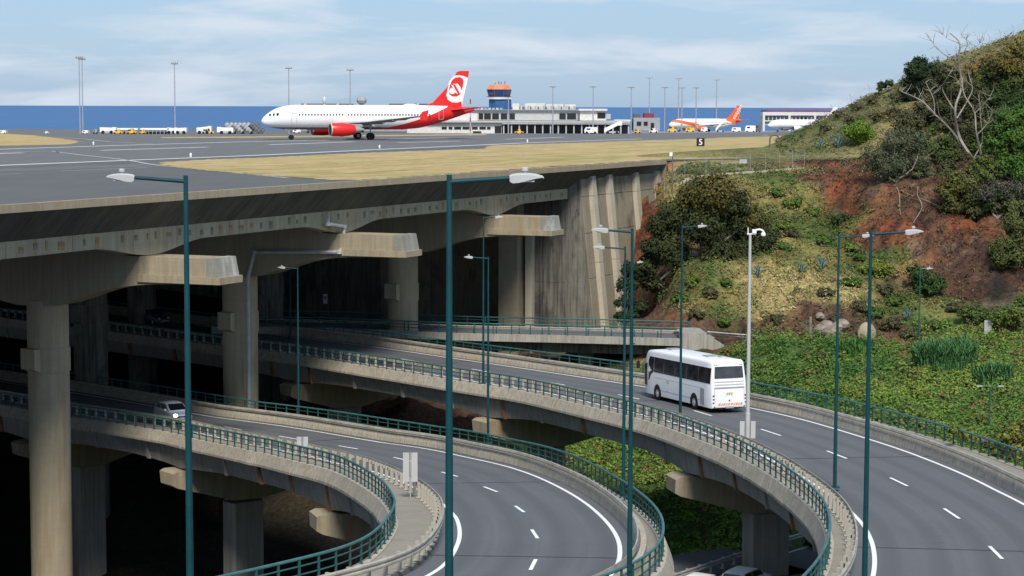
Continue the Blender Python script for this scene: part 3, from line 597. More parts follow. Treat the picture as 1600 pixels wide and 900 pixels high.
def guardrail(curve, zf, o, label, side=1, dd=None, sp=1.33, base=0.2, mat='gsteel'):
    T, Nn = normals2(curve); d = np.full(len(curve), float(o))+(dd if dd is not None else 0)
    P = curve+Nn*d[:, None]; P = np.column_stack([P, [zf(y)+base for y in P[:, 1]]]); P = resample(P, sp); c = P[len(P)//2]; r = empty('guard_rail', c); tag(r, label, 'guard rail', 'steel guard rails along the viaducts')
    T, Nn = normals2(P)
    for p, t in zip(P, T): ob('post', gpost, r, p-c, math.atan2(t[1], t[0])+(PI if side < 0 else 0))
    sec = [(0, .46), (.05, .50), (.05, .56), (.0, .60), (.0, .64), (.05, .68), (.05, .74), (0, .78), (-.03, .78), (-.03, .46)]
    rings = [[(p[0]-c[0]-q[0]*(.25+a)*side, p[1]-c[1]-q[1]*(.25+a)*side, p[2]-c[2]+h-.02) for a, h in sec] for p, q in zip(P, Nn)]
    MB().loft(rings).build('beam', M[mat], r, True)
    return r
def viaduct(nm, fl, zf, wn, wf, near_ends, ext_ends, lane, label, depth=1.75, gn=None):
    """fl = far white line; wn/wf per-vertex widths to near / far parapet edge"""
    n = len(fl); T, Nn = normals2(fl)
    gn = np.full(n, lane*2+.95) if gn is None else gn
    v = empty('curved_viaduct', (0, 0, 0)); tag(v, label, 'viaduct', 'curved road viaducts')
    # is +Nn the near side?  test
    rd = ribbon(fl, zf, -.75, gn, 0., 'road', M['road']); tag(rd, kind='structure')
    # lane lines
    ribbon(fl, zf, -.09, .09, .012, 'edge_line', M['line'], rd); ribbon(fl, zf, gn-1.04, gn-.86, .012, 'edge_line', M['line'], rd)
    for j_ in range(14, n-3, 31): seg_ = fl[j_:j_+2]; ribbon(np.array([seg_[0], seg_[0]+(seg_[1]-seg_[0])*.14]), zf, -.74, gn[j_]-.02, .006, 'expansion_joint', M['black'], rd)
    # sidewalks: slab strips with joints, near and far
    ddn = wn-(lane*2+.95); 
    st = 3
    for i0 in range(0, n-1, st):
        i1 = min(i0+st, n-1)
        for sgn in (0, 1):
            m = MB(); rings = []
            for i in range(i0, i1+1):
                p = fl[i]; q = Nn[i]; z = zf(p[1])
                if sgn == 0: a, b = gn[i], wn[i]-.05
                else: a, b = -.75, -(wf[i]-.05)
                f = .02 if i in (i0,) else 0
                tt = T[i]*f
                za, zb2 = zf(p[1]+q[1]*a), zf(p[1]+q[1]*b); rings.append([(p[0]+q[0]*a+tt[0], p[1]+q[1]*a+tt[1], za+.16), (p[0]+q[0]*b+tt[0], p[1]+q[1]*b+tt[1], zb2+.16), (p[0]+q[0]*b+tt[0], p[1]+q[1]*b+tt[1], zb2-.25), (p[0]+q[0]*a+tt[0], p[1]+q[1]*a+tt[1], za-.25)])
            m.loft(rings).build('sidewalk_slab', M['walk'], v)
    # parapets: cream sloping outer face in short cast lengths
    st = 2
    for sgn, W in ((1, wn), (-1, -wf)):
        for i0 in range(0, n-1, st):
            i1 = min(i0+st, n-1); rings = []; jj = random.uniform(-.012, .012)
            for i in range(i0, i1+1):
                p = fl[i]; q = Nn[i]; w0 = W[i]; z = zf(p[1]+q[1]*w0); f = T[i]*(.02 if i == i0 else 0)
                prof = [(-.28, .2), (.04, .2), (.30, -.46), (.30, -.60), (-.05, -.66), (-.28, -.3)]
                rings.append([(p[0]+q[0]*(w0+sgn*(o+jj))+f[0], p[1]+q[1]*(w0+sgn*(o+jj))+f[1], z+h) for o, h in prof])
            MB().loft(rings).build('parapet_unit', M['conc_par'], v)
    # deck + box girder
    rings = []
    for i in range(n):
        p = fl[i]; q = Nn[i]; z = zf(p[1]); a, b = wn[i]-.1, -(wf[i]-.1)
        rings.append([(p[0]+q[0]*o, p[1]+q[1]*o, zf(p[1]+q[1]*o)+h) for o, h in ((a, -.12), (a*.6+b*.4, -.12), (a*.25+b*.75, -.12), (b, -.12), (b, -.64), (a, -.64))])
    MB().loft(rings).build('deck_slab', M['conc_gird'], v)
    # girder near/far edges split at diaphragm joints; deeper by the piers
    ends = [idx_near(off(fl, wn), x, zf, 0) for x in near_ends]+list(ext_ends)
    def dep(i): 
        d = min(abs(i-e_) for e_ in ends); return depth+.42*max(0, 1-d/9.)**1.5-.0
    st = 7
    for i0 in range(0, n-1, st):
        i1 = min(i0+st, n-1); rings = []
        for i in range(i0, i1+1):
            p = fl[i]; q = Nn[i]; z = zf(p[1]); a, b = wn[i]-.12, -(wf[i]-.12); f = T[i]*(.12 if i == i0 else (-.12 if i == i1 else 0)); h = -dep(i)
            rings.append([(p[0]+q[0]*o+f[0], p[1]+q[1]*o+f[1], zf(p[1]+q[1]*o)+hh) for o, hh in ((a, -.63), (b, -.63), (b-(-.25), h), (a-.25, h))])
        MB().loft(rings).build('girder_section', M['conc_gird'], v)
        if i1 < n-1:
            p = fl[i1]; q = Nn[i1]; z = zf(p[1]); a, b = wn[i1]-.02, -(wf[i1]-.02); h = -dep(i1)-.04
            r = [[(p[0]+q[0]*o+T[i1][0]*k, p[1]+q[1]*o+T[i1][1]*k, zf(p[1]+q[1]*o)+hh) for o, hh in ((a, -.66), (b, -.66), (b+.2, h), (a-.2, h))] for k in (-.16, .16)]
            MB().loft(r).build('diaphragm_rib', M['rust'] if random.random() < .4 else M['conc_gird'], v)
    for e_ in ends:
        p = fl[e_]; q = Nn[e_]; z = zf(p[1])-dep(e_)-.06; t = T[e_]; a = wn[e_]+.55; b = -(wf[e_]+.55); c_ = wn[e_]-5.3
        g = max(-40, min(-21., float(ground_z(p[0]+q[0]*c_, p[1]+q[1]*c_)[0])))-1.5
        rings = []
        for o, h0 in ((a+.1, -.15), (a-.25, 0), (a-.3, 0), (c_+1.2, 0), (c_-1.2, 0), (b+.3, 0), (b, 0)):
            dpt_ = {a+.1: .95, a-.25: 1.15, a-.3: 1.17, c_+1.2: 2.35, c_-1.2: 2.35, b+.3: 1.15, b: 1.0}[o]
            z = zf(p[1]+q[1]*o)-dep(e_)-.06; rings.append([(p[0]+q[0]*o+t[0]*k, p[1]+q[1]*o+t[1]*k, z+hh) for k, hh in ((-.95, h0), (.95, h0), (.8, -dpt_), (-.8, -dpt_))])
        MB().loft(rings).build('pier_crosshead', M['conc_cross'], v)
        cc = p+q*c_; col = [cc+t*a_+q*b_ for a_, b_ in ((-.85, -1.1), (-.6, -1.25), (.6, -1.25), (.85, -1.1), (.85, 1.1), (.6, 1.25), (-.6, 1.25), (-.85, 1.1))]
        MB().prism(col, g, z-2.3).build('pier_column', M['conc_gird'], v)
    return v, rd, T, Nn
nA = len(flA); nB = len(flB)
# near side sign check: offset +n must bring the A curve closer to the camera at its middle
LA, LB = 4.2, 3.33
def per(n, tab): return np.interp(np.linspace(0, 1, n), *zip(*tab))
iA = lambda x: idx_near(flA, x, zA)/nA
iB = lambda x: idx_near(flB, x, zB)/nB
wnA = np.full(nA, 10.25); wfA = per(nA, [(0, 1.5), (iA(475), 1.6), (iA(700), 2.4), (iA(1012), 3.3), (1, 3.5)])
wnB = per(nB, [(0, 8.6), (iB(350), 8.9), (iB(445), 9.3), (iB(548), 10.3), (iB(640), 11.3), (iB(709), 11.2), (iB(850), 10.5), (iB(915), 9.85), (iB(955), 9.4), (1, 9.1)]); wfB = per(nB, [(0, 2.), (iB(350), 2.8), (iB(600), 3.), (iB(787), 2.6), (iB(902), 1.9), (1, 1.6)])
gB = per(nB, [(0, 7.3), (iB(350), 7.5), (iB(445), 7.9), (iB(548), 8.8), (iB(640), 9.6), (iB(744), 9.5), (iB(830), 8.9), (iB(873), 8.4), (iB(915), 7.85), (iB(943), 7.5), (1, 7.05)])
vA, rdA, TAn, NA = viaduct('A', flA, zA, wnA, wfA, (460, 757, 1067, 1298), (20,), LA, 'upper curved road viaduct carrying the white coach')
vB, rdB, TBn, NB = viaduct('B', flB, zB, wnB, wfB, (40, 275, 508), (nB-8,), LB, 'lower curved road viaduct carrying the small silver car', gn=gB)
def dashes(fl, zf, o, px, rd, group=3.0, per_=7.2):
    for k, (x0, y0, x1, y1) in enumerate(px):
        a = surf(x0, y0, zf); b = surf(x1, y1, zf); d = (b-a)[:2]; d /= np.linalg.norm(d); q = np.array([d[1], -d[0]])*.075
        mid = .5*(a+b)[:2]; h = max(1.3, np.linalg.norm((b-a)[:2])/2)
        a2, b2 = mid-d*h, mid+d*h
        MB().add([(*(a2+q), zf(a2[1])+.022), (*(a2-q), zf(a2[1])+.022), (*(b2-q), zf(b2[1])+.022), (*(b2+q), zf(b2[1])+.022)], [(0, 1, 2, 3)]).build('lane_dash', M['line'], rd)
dashes(flA, zA, LA, [(530, 548, 555, 552), (627, 561, 655, 566), (737, 577, 765, 582), (849, 596, 882, 602), (966, 617, 999, 624), (1084, 642, 1112, 650), (1189, 671, 1220, 681), (1292, 705, 1323, 717), (1391, 747, 1418, 760), (1475, 795, 1499, 811), (1546, 854, 1566, 874)], rdA)
dashes(flB, zB, LB, [(120, 633, 143, 636), (190, 644, 214, 647), (268, 655, 292, 658), (350, 667, 377, 672), (437, 682, 466, 687), (529, 697, 559, 702), (615, 715, 645, 722), (690, 738, 715, 745), (756, 761, 777, 769), (805, 791, 819, 801), (831, 828, 840, 842), (837, 875, 829, 891)], rdB)
def edgepath(fl, Nn, zf, W, dz=.2):
    P = fl+Nn*np.asarray(W)[:, None]; return np.column_stack([P, [zf(y)+dz for y in P[:, 1]]])
railing(edgepath(flA, NA, zA, wnA-.12), 'green railing on the near parapet of the coach road')
railing(edgepath(flA, NA, zA, -(wfA-.12)), 'green railing behind the coach on the far parapet of the upper viaduct')
railing(edgepath(flB, NB, zB, wnB-.12), 'green railing on the inner parapet of the lower bend, before the silver car')
railing(edgepath(flB, NB, zB, -(wfB-.12)), 'green railing on the outer parapet of the lower bend, under the upper viaduct')
guardrail(flA, zA, 2*LA+.95, 'sandy steel guard rail with many posts on the near side of the coach road', 1)
guardrail(flB, zB, 0, 'sandy steel guard rail round the inside of the lower bend', 1, dd=gB)
# far side: low concrete barrier with a steel rail on top
for fl, zf, T, Nn, W, lb in ((flA, zA, TAn, NA, wfA, 'far barrier'), (flB, zB, TBn, NB, wfB, 'outer barrier')):
    r = empty('road_barrier', (0, 0, 0)); tag(r, 'cream concrete barrier topped with a steel rail on the '+('far side of the coach road' if fl is flA else 'outer side of the lower bend'), 'barrier', 'concrete barriers on the viaducts')
    n = len(fl)
    for i0 in range(0, n-1, 3):
        i1 = min(i0+3, n-1); rings = []
        for i in range(i0, i1+1):
            p = fl[i]; q = Nn[i]; z = zf(p[1]); f = T[i]*(.03 if i == i0 else 0)
            rings.append([(p[0]-q[0]*o+f[0], p[1]-q[1]*o+f[1], z+h) for o, h in ((.62, 0.002), (.68, .28), (.80, .58), (1.02, .58), (1.05, 0.002))])
        MB().loft(rings).build('barrier_unit', M['conc_par'], r)
    rings = [[(p[0]-q[0]*o, p[1]-q[1]*o, zf(p[1])+h) for o, h in ((.66, .64), (.62, .72), (.66, .84), (.72, .86), (.74, .64))] for p, q in zip(fl, Nn)]
    MB().loft(rings).build('steel_rail', M['gsteel'], r, True)
# ------------------------------------------------------------------ ramp behind (third viaduct)
Cn = [atz(330, 515, -14.9), atz(500, 517, -14.9), atz(707, 522, -14.7), atz(880, 526, -14.7), atz(1062, 531, -14.7), ]
Cn = spline([c[:2] for c in Cn], 1.); zC = lambda Y: -14.75
T, NC = normals2(Cn); 
if NC[:, 1].mean() > 0: NC = -NC
rv = empty('straight_ramp', (0, 0, 0)); tag(rv, 'low straight concrete ramp in front of the brown wall behind the viaducts', 'viaduct', 'ramps')
def CS(prof): return [[(p[0]-q[0]*o, p[1]-q[1]*o, -14.75+h) for o, h in prof] for p, q in zip(Cn, NC)]
n = len(Cn)
for i0 in range(0, n-1, 4):
    i1 = min(n-1, i0+4); R2 = CS([(0, .15), (.35, .15), (.35, -.5), (-.05, -.5)])[i0:i1+1]; R2[0] = [tuple(np.array(a)+np.array([.03, 0, 0])) for a in R2[0]]; MB().loft(R2).build('parapet_unit', M['conc_gird'], rv)
MB().loft(CS([(.1, -.02), (6.0, -.02), (6.0, -.55), (.1, -.55)])).build('deck_slab', M['conc_gird'], rv)
MB().loft(CS([(1.2, -.56), (5.0, -.56), (5.0, -1.5), (1.2, -1.5)])).build('girder', M['conc_dark'], rv)
MB().loft(CS([(5.65, .15), (6., .15), (6., -.5), (5.65, -.5)])).build('far_parapet', M['conc_gird'], rv)
for f_ in (.15, .5, .78):
    i = int(n*f_); p = Cn[i]-NC[i]*3; MB().box((p[0], p[1], -19), (1.4, 1.4, 5.6)).build('pier_column', M['conc_dark'], rv)
tag(MB().loft(CS([(.36, .0), (5.64, .0)]), cap=False, closed=False).build('ramp_road', M['asph']), kind='structure')
for o, lb in ((.15, 'near green railing of the low ramp in front of the brown wall'), (5.8, 'far green railing of the low ramp, at the foot of the brown wall')):
    railing([(p[0]-q[0]*o, p[1]-q[1]*o, -14.6) for p, q in zip(Cn, NC)], lb, sp=1.7)
railing([(p[0]-q[0]*.9, p[1]-q[1]*.9, -14.74) for p, q in zip(Cn, NC)], 'lower steel barrier rail just behind the near railing of the low ramp', cat='guard rail', ht=.72, sp=2.1, nrails=2, top='gsteel')
# wing block at the ramp's right end
wb = empty('ramp_end_wall', tuple(Cn[-1])+(-15.,)); tag(wb, 'low sloping concrete wing wall where the ramp meets the hillside', 'wall')
MB().extr([(0, .6, .85), (2.2, .9, .8), (4.2, 1.2, -.4), (4.2, 1.2, -2.5), (-.2, .6, -2.5)], (0, 4.5, 0)).build('wing_block', M['conc_gird'], wb)
railing([aty(1105, 527, 181), aty(1150, 531, 180), aty(1185, 533, 180)], 'short pale rail continuing from the ramp into the bushes', cat='guard rail', ht=.5, sp=1.6, nrails=2, top='steel')
# pale ledge far down in the void
o = MB().box((-42, 168, -31.5), (46, .8, .5)).build('concrete_ledge', M['conc_pale']); tag(o, 'pale concrete ledge line deep in the dark under the lower viaduct', 'ledge')
for i,(x,y,Y) in enumerate([(508,467,200.2)]):
    p = aty(x,y,Y); t_=empty('wall_plate', p); tag(t_, 'small pale plate on the dark wall beneath the runway', 'sign'); MB().box((0,0,0),(.42,.06,.95)).build('plate',M['lampw'],t_); MB().box((0,-.04,.12),(.24,.03,.3)).build('symbol',M['greyd'],t_)
# lower road
lr = [(7, 112), (16.6, 124.6), (19.7, 128.4), (27, 138), (36, 150)]
lc = spline(lr, 1.); T, Q = normals2(lc)
lrz = lambda Y: -21.85
rdl = ribbon(lc, lrz, -.3, 7.5, 0, 'lower_road', M['asph']); tag(rdl, kind='structure'); ribbon(lc, lrz, -.07, .08, .006, 'edge_line', M['line'], rdl)
guardrail(lc, lrz, -.9, 'steel guard rail beside the low road under the upper viaduct', -1, base=0., mat='steel')
#PART2
# ------------------------------------------------------------------ street lamps
def lamp(xb, Y, ytop, zbase, sgn, label, head=.57, arm=1.0, group='green street lamp posts', xt=None, mat='teal', yaw=0.):
    pt = aty(xb if xt is None else xt, ytop, Y); X, z1 = pt[0], pt[2]; r = empty('street_lamp', (X, Y, zbase)); tag(r, label, 'street lamp', group); h = z1-zbase
    MB().tube([(0, 0, 0), (0, 0, .05), (0, 0, .06), (0, 0, 1.6), (0, 0, h)], [.17, .17, .095, .09, .045], 12).build('pole', M[mat], r, True)
    MB().box((0, 0, .02), (.46, .46, .04)).box((.0, -.118, 1.0), (.12, .02, .42)).build('base_plate', M[mat], r)
    ca, sa = math.cos(yaw)*sgn, math.sin(yaw); al_ = arm; rise = .07*al_
    MB().tube([(0, 0, h-.12), (ca*al_, sa*al_, h-.12+rise)], [.042, .035], 8).build('arm', M[mat], r, True)
    hd = empty('lamp_head', (0, 0, 0)); COL.objects.unlink(hd); bpy.data.objects.remove(hd)
    a = math.atan2(sa, ca); m = MB(); L_ = head*1.0
    rings = []
    for x, wd, zt, zb_ in ((0, .055, .045, -.06), (.05, .075, .065, -.09), (.16*L_/.6, .10, .075, -.085), (.32*L_/.6, .12, .07, -.055), (.46*L_/.6, .10, .05, -.03), (.57*L_/.6, .06, .015, -.02), (L_, .015, -.012, -.022)):
        rings.append([(x, -wd, zb_), (x, wd, zb_), (x, wd, zt-.03), (x, wd*.5, zt), (x, -wd*.5, zt), (x, -wd, zt-.03)])
    hh = m.loft(rings).build('lamp_head', M['lampw'], r, True, (ca*al_, sa*al_, h-.12+rise), a); hh.rotation_euler = (0, -.05, a)
    MB().tube([(.26, 0, .06), (.26, 0, .10), (.26, 0, .105), (.26, 0, .15), (.26, 0, .165)], [.035, .035, .06, .06, .045], 10).build('photocell', M['lampw'], hh, True)
    MB().box((.3, 0, -.072), (.22, .16, .02)).build('lens', M['steel'], hh)
lamp(290, 41, 274, -8.3, -1, 'tall green lamp post at the left, nearest to the concrete columns, arm to the left', arm=1.02)
lamp(702, 34, 273, -7.9, 1, 'thickest tall green lamp post in the middle foreground, arm to the right', arm=1.0)
lamp(1361, 63, 360, zA(63)+.15, 1, 'tall green lamp post at the right before the coach road, arm right', arm=1.05)
lamp(1311, 97.7, 367, zA(97.7)+.15, 1, 'green lamp post on the coach road, left of the right foreground post', arm=1.1)
lamp(988, 68, 357, zB(68)+.15, -1, 'green lamp post right of centre in front of the outer bend, arm to the left', arm=.8)
lamp(977, 98.4, 385, zB(98.4)+.15, -1, 'thinner green lamp post just left of a taller one, standing on the outer bend', arm=1.0)
lamp(1066, 124.5, 352, zA(124.5)+.15, 1, 'green lamp post in front of the white coach', arm=.95)
lamp(755.5, 148, 338, zA(148)+.15, 1, 'slim green lamp post with its arm to the right before the third crosshead', arm=.85)
lamp(763, 131.5, 401, zB(131.5)+.15, -1, 'slim green lamp post with its arm to the left, on the lower bend', arm=1.0)
lamp(465, 148.5, 417, zB(148.5)+.15, -1, 'small green lamp post in the shade between the second and third columns', arm=.9)
lamp(453, 182, 424, -15.1, -1, 'faint lamp post deep in the shade beneath the runway', arm=.9)
lamp(989, 176, 408, -14.7, 1, 'distant lamp post almost hidden, only its small white head showing right of centre', arm=.35)
gp = on_ground(1437, 536, 150, 215)
lamp(1438, gp[1], 418, gp[2]-.3, 1, 'short light green lamp post in the bushes below the red hillside', arm=.55, mat='rail')
# double headed lamp in the field
gp = atz(1547, 640, -12.6); gz = ground_z(gp[0], 137)[0]; P0 = aty(1547, 604, 137); r = empty('double_street_lamp', (P0[0], 137, gz)); tag(r, 'green lamp post with two heads in the green field at the right', 'street lamp')
h = P0[2]-gz; MB().tube([(0, 0, 0), (0, 0, h)], [.09, .045], 8).build('pole', M['rail'], r, True)
for s in (-1, 1):
    MB().tube([(0, 0, h-.03), (s*.55, 0, h+.02)], .03, 6).build('arm', M['rail'], r); MB().box((s*.72, 0, h+.03), (.4, .15, .07)).build('lamp_head', M['lampw'], r)
# camera pole
Yc = 112.; P0 = aty(1175, 366, Yc); zb0 = zA(Yc)+.15; r = empty('camera_pole', (P0[0]-.1, Yc, zb0)); tag(r, 'white traffic camera pole beside the coach with a curled bracket on top', 'camera pole'); h = P0[2]-zb0
MB().tube([(0, 0, 0), (0, 0, 2), (0, 0, 2.02), (0, 0, h*.6), (0, 0, h)], [.15, .14, .115, .10, .075], 12).build('pole', M['lampw'], r, True)
MB().box((0, 0, .03), (.5, .5, .06)).build('base_plate', M['lampw'], r)
MB().tube([(-.12, 0, h-.05), (-.12, 0, h+.36)], .028, 6).box((.08, 0, h+.02), (.5, .1, .06)).build('antenna_bracket', M['white'], r)
MB().tube([(.3+.27*math.cos(a)+.18, 0, h+.06+.20*math.sin(a)) for a in np.linspace(2.6, -.6, 10)], .055, 8).build('curled_bracket', M['white'], r, True)
MB().box((.22, 0, h+.16), (.22, .2, .22)).build('junction_box', M['white'], r)
MB().tube([(.72, 0, h+.1), (.72, 0, h+.0), (.72, 0, h-.08), (.72, 0, h-.13)], [.10, .14, .12, .04], 10).build('camera_dome', M['white'], r, True)
for k, s in enumerate((-1, 1)): MB().box((s*.3-.02, -.2, 1.1), (.26, .05, .95)).build('white_plate', M['lampw'], r)
def delineator(x, y, Y, zf, w_, h_, label):
    p = aty(x, y, Y); z0 = zf(Y)+.15; r = empty('sign_pair', (p[0], Y, z0)); tag(r, label, 'sign'); hc = p[2]-z0
    MB().tube([(0, .04, 0), (0, .04, hc+h_/2)], .03, 6).build('post', M['steel'], r)
    for s in (-1, 1): MB().box((s*(w_/2+.05), 0, hc), (w_, .03, h_)).build('plate', M['lampw'], r, rz=0).rotation_euler = (0, 0, s*.08)
delineator(641, 730, 97.5, zB, .30, 1.42, 'pair of tall white plates on the guard rail of the lower bend')
delineator(472.5, 690.5, 121, zB, .28, .62, 'small pair of white plates beyond the railing left of the middle lamp post')
# ------------------------------------------------------------------ coach
def wheel(mb_parent, x, y, z, r_, w_, sgn, name='wheel'):
    o = MB().tube([(-w_/2*sgn, 0, 0), (-w_*.4*sgn, 0, 0), (w_*.4*sgn, 0, 0), (w_/2*sgn, 0, 0)], [r_*.9, r_, r_, r_*.9], 20).build(name, M['rubber'], mb_parent, True, (x, y, z))
    MB().tube([(w_*.42*sgn, 0, 0), (w_*.53*sgn, 0, 0)], [r_*.58, r_*.5], 16).tube([(w_*.5*sgn, 0, 0), (w_*.6*sgn, 0, 0)], [r_*.2, r_*.18], 10).build('rim', M['steel'], o, True); return o
def coach():
    a = surf(1104, 638.5, zA, .36); b = surf(1016, 616.5, zA, .36); hd = math.atan2(b[1]-a[1], b[0]-a[0])-PI/2
    Wd, Ln, H = 2.5, 11.2, 3.42; f = np.array([-math.sin(hd), math.cos(hd)]); rt = np.array([math.cos(hd), math.sin(hd)])
    c = a[:2]+rt*(Wd/2+.38); r = empty('coach', (c[0], c[1], zA(c[1])+.005), hd); r.rotation_euler = (math.atan2(zA(c[1]+10)-zA(c[1]), 10)*1., 0, hd)
    tag(r, 'white touring coach driving away along the upper viaduct', 'bus')
    def ring(y, ins=0., top=H, bot=.34, tilt=0.):
        pts = []; w0 = Wd/2-ins; w1 = w0-.10
        for k in range(6): an = PI/2*k/5; pts.append((w1-.26+.26*math.cos(an), y, top-.26+.26*math.sin(an)))
        for k in range(6): an = PI/2+PI/2*k/5; pts.append((-(w1-.26)+.26*math.cos(an), y, top-.26+.26*math.sin(an)))
        pts += [(-w0, y, 2.0), (-w0, y, .8), (-w0+.04, y, bot), (w0-.04, y, bot), (w0, y, .8), (w0, y, 2.0)]; return pts
    rings = [ring(0, .12, H-.16, .45), ring(.04, .05, H-.06, .38), ring(.14, .0, H), ring(1, 0), ring(5, 0, H+.02), ring(9.6, 0, H), ring(10.6, .02, H-.1), ring(11.0, .1, H-.35), ring(Ln, .3, H-.9, .5)]
    # lean the tail: top of the rear a little forward
    R2 = []
    for rg in rings: R2.append([(x, y+(max(0, z-1.6)*.10 if y < .2 else 0), z) for x, y, z in rg])
    MB().loft(R2).build('body', M['busw'], r, True)
    tm = lambda z: Wd/2-(.10*max(0, min(1, (z-2.0)/1.15)))
    for sg in (-1, 1):
        ys = [.22, 2.1, 3.95, 5.8, 7.65, 9.3]
        for y0, y1 in zip(ys[:-1], ys[1:]):
            z0, z1 = 1.92, 2.93; e_ = .012
            MB().add([(sg*(tm(z)+e_+k), y, z) for k in (0, -.03) for (y, z) in ((y0+.012, z0), (y1-.012, z0), (y1-.012, z1), (y0+.012, z1))], [(0, 1, 2, 3), (7, 6, 5, 4), (0, 4, 5, 1), (1, 5, 6, 2), (2, 6, 7, 3), (3, 7, 4, 0)]).build('side_window', M['busglass'], r)
        P = [(9.33, 1.92), (9.75, 1.72), (10.05, 1.35), (10.2, 1.3), (10.25, 2.6), (10.1, 2.93), (9.33, 2.93)]
        MB().extr([(sg*(tm(min(z, 2.9))+.012), y, z) for y, z in P], (-sg*.03, 0, 0)).build('front_quarter_window', M['busglass'], r)
        MB().extr([(sg*(Wd/2-.0+.010), y, z) for y, z in ((10.42, .9), (10.85, .95), (10.82, 2.35), (10.42, 2.45))], (-sg*.12, 0, 0)).build('door_glass', M['busglass'], r)
        for y, in ((2.75,), (8.7,)):
            MB().extr([(sg*(Wd/2+.006), y+.58*math.cos(t), .52+.60*math.sin(t)) for t in np.linspace(-.3, PI+.3, 14)], (-sg*.5, 0, 0)).build('wheel_arch', M['black'], r)
            wheel(r, sg*(Wd/2-.15), y, .50, .50, .3, sg)
        MB().box((sg*(Wd/2+.002), 1.45, 1.0), (.02, .62, 1.05)).build('engine_grille', M['greym'], r)
        for z in (.75, 1.55): MB().box((sg*(Wd/2+.001), 5.3, z), (.008, 7.8, .018)).build('panel_seam', M['greym'], r)
        for y, z in ((7.0, 1.45), (6.95, 1.35), (4.6, 1.1), (7, .8)): MB().box((sg*(Wd/2+.004), y, z), (.012, .28 if z > 1.2 else .08, .035)).build('flap_handle', M['greyd'], r)
        MB().tube([(sg*1.2, 11.05, 2.9), (sg*1.5, 11.3, 2.75), (sg*1.52, 11.3, 2.45)], .03, 6).box((sg*1.54, 11.3, 2.25), (.2, .14, .5)).build('mirror', M['black'], r)
    rl = lambda z: (max(0, z-1.6)*.10)-.008
    m = MB(); m.add([(x, rl(z)-k, z) for k in (0.012, -.05) for (x, z) in ((-1.02, 2.28), (1.02, 2.28), (.98, 3.02), (-.98, 3.02))], [(0, 1, 2, 3), (7, 6, 5, 4), (0, 4, 5, 1), (1, 5, 6, 2), (2, 6, 7, 3), (3, 7, 4, 0)]); m.build('rear_window', M['busglass'], r)
    for z in (2.06, 1.88): MB().box((0, rl(z)-.004, z), (2.1, .02, .02)).build('panel_seam', M['greym'], r)
    MB().box((0, -.006, 1.68), (2.12, .03, .03)).build('boot_lid_seam', M['greyd'], r)
    for x in (-1.04, 1.04): MB().box((x, -.004, 1.2), (.015, .02, .9)).build('panel_seam', M['greym'], r)
    for sg in (-1, 1):
        for z in (1.15, .93, .70): MB().tube([(sg*1.13, .05, z), (sg*1.13, -.015, z)], .058, 10).build('tail_light', M['darkred'] if z > 1 else M['greyd'], r)
        MB().tube([(sg*1.05, .1, .44), (sg*1.05, .0, .44)], .05, 10).build('fog_light', M['greyd'], r)
        for k in range(5):
            x0 = sg*.44+(k-2)*.17-.04; o = MB().add([(x0, -.012, .52), (x0+.13, -.012, .52), (x0+.21, -.012, .66), (x0+.08, -.012, .66)], [(0, 1, 2, 3)]).build('marker_stripe', M['retro' if k % 2 == 0 else 'lampw'], r)
        for k in range(2): MB().box((sg*(.95-k*.13), rl(3.1)-.0, 3.12), (.07, .03, .05)).build('top_marker_light', M['greyd'], r)
    # small gold lettering block on the boot: a line of marks over three characters
    MB().box((.02, -.006, 1.33), (.42, .02, .03)).build('badge_bar', M['yellow'], r)
    for i, w_ in enumerate((.09, .1, .1)):
        x = -.17+i*.17; MB().box((x, -.006, 1.22), (w_, .02, .025)).box((x-w_/3, -.006, 1.255), (.025, .02, .05)).box((x+w_/3, -.006, 1.255), (.025, .02, .05)).build('badge_letter', M['yellow'], r)
    MB().tube([(0, .02, .83), (0, -.012, .83)], .05, 10).build('boot_lock', M['black'], r)
    MB().box((0, .05, .39), (.55, .16, .12)).build('number_plate', M['greym'], r)
    MB().box((-.62, .2, .33), (.22, .3, .12)).box((.62, .2, .33), (.22, .3, .12)).build('underbody', M['black'], r)
    MB().box((0, 5.6, .36), (2.2, 10.4, .18)).build('chassis', M['black'], r)
    for y, w_, l_ in ((8.9, .8, .9), (3.0, .8, .9), (2.2, .35, .35)): MB().box((.1 if l_ > .5 else .5, y, H+.045), (w_, l_, .09)).build('roof_hatch', M['greym'], r)
coach()
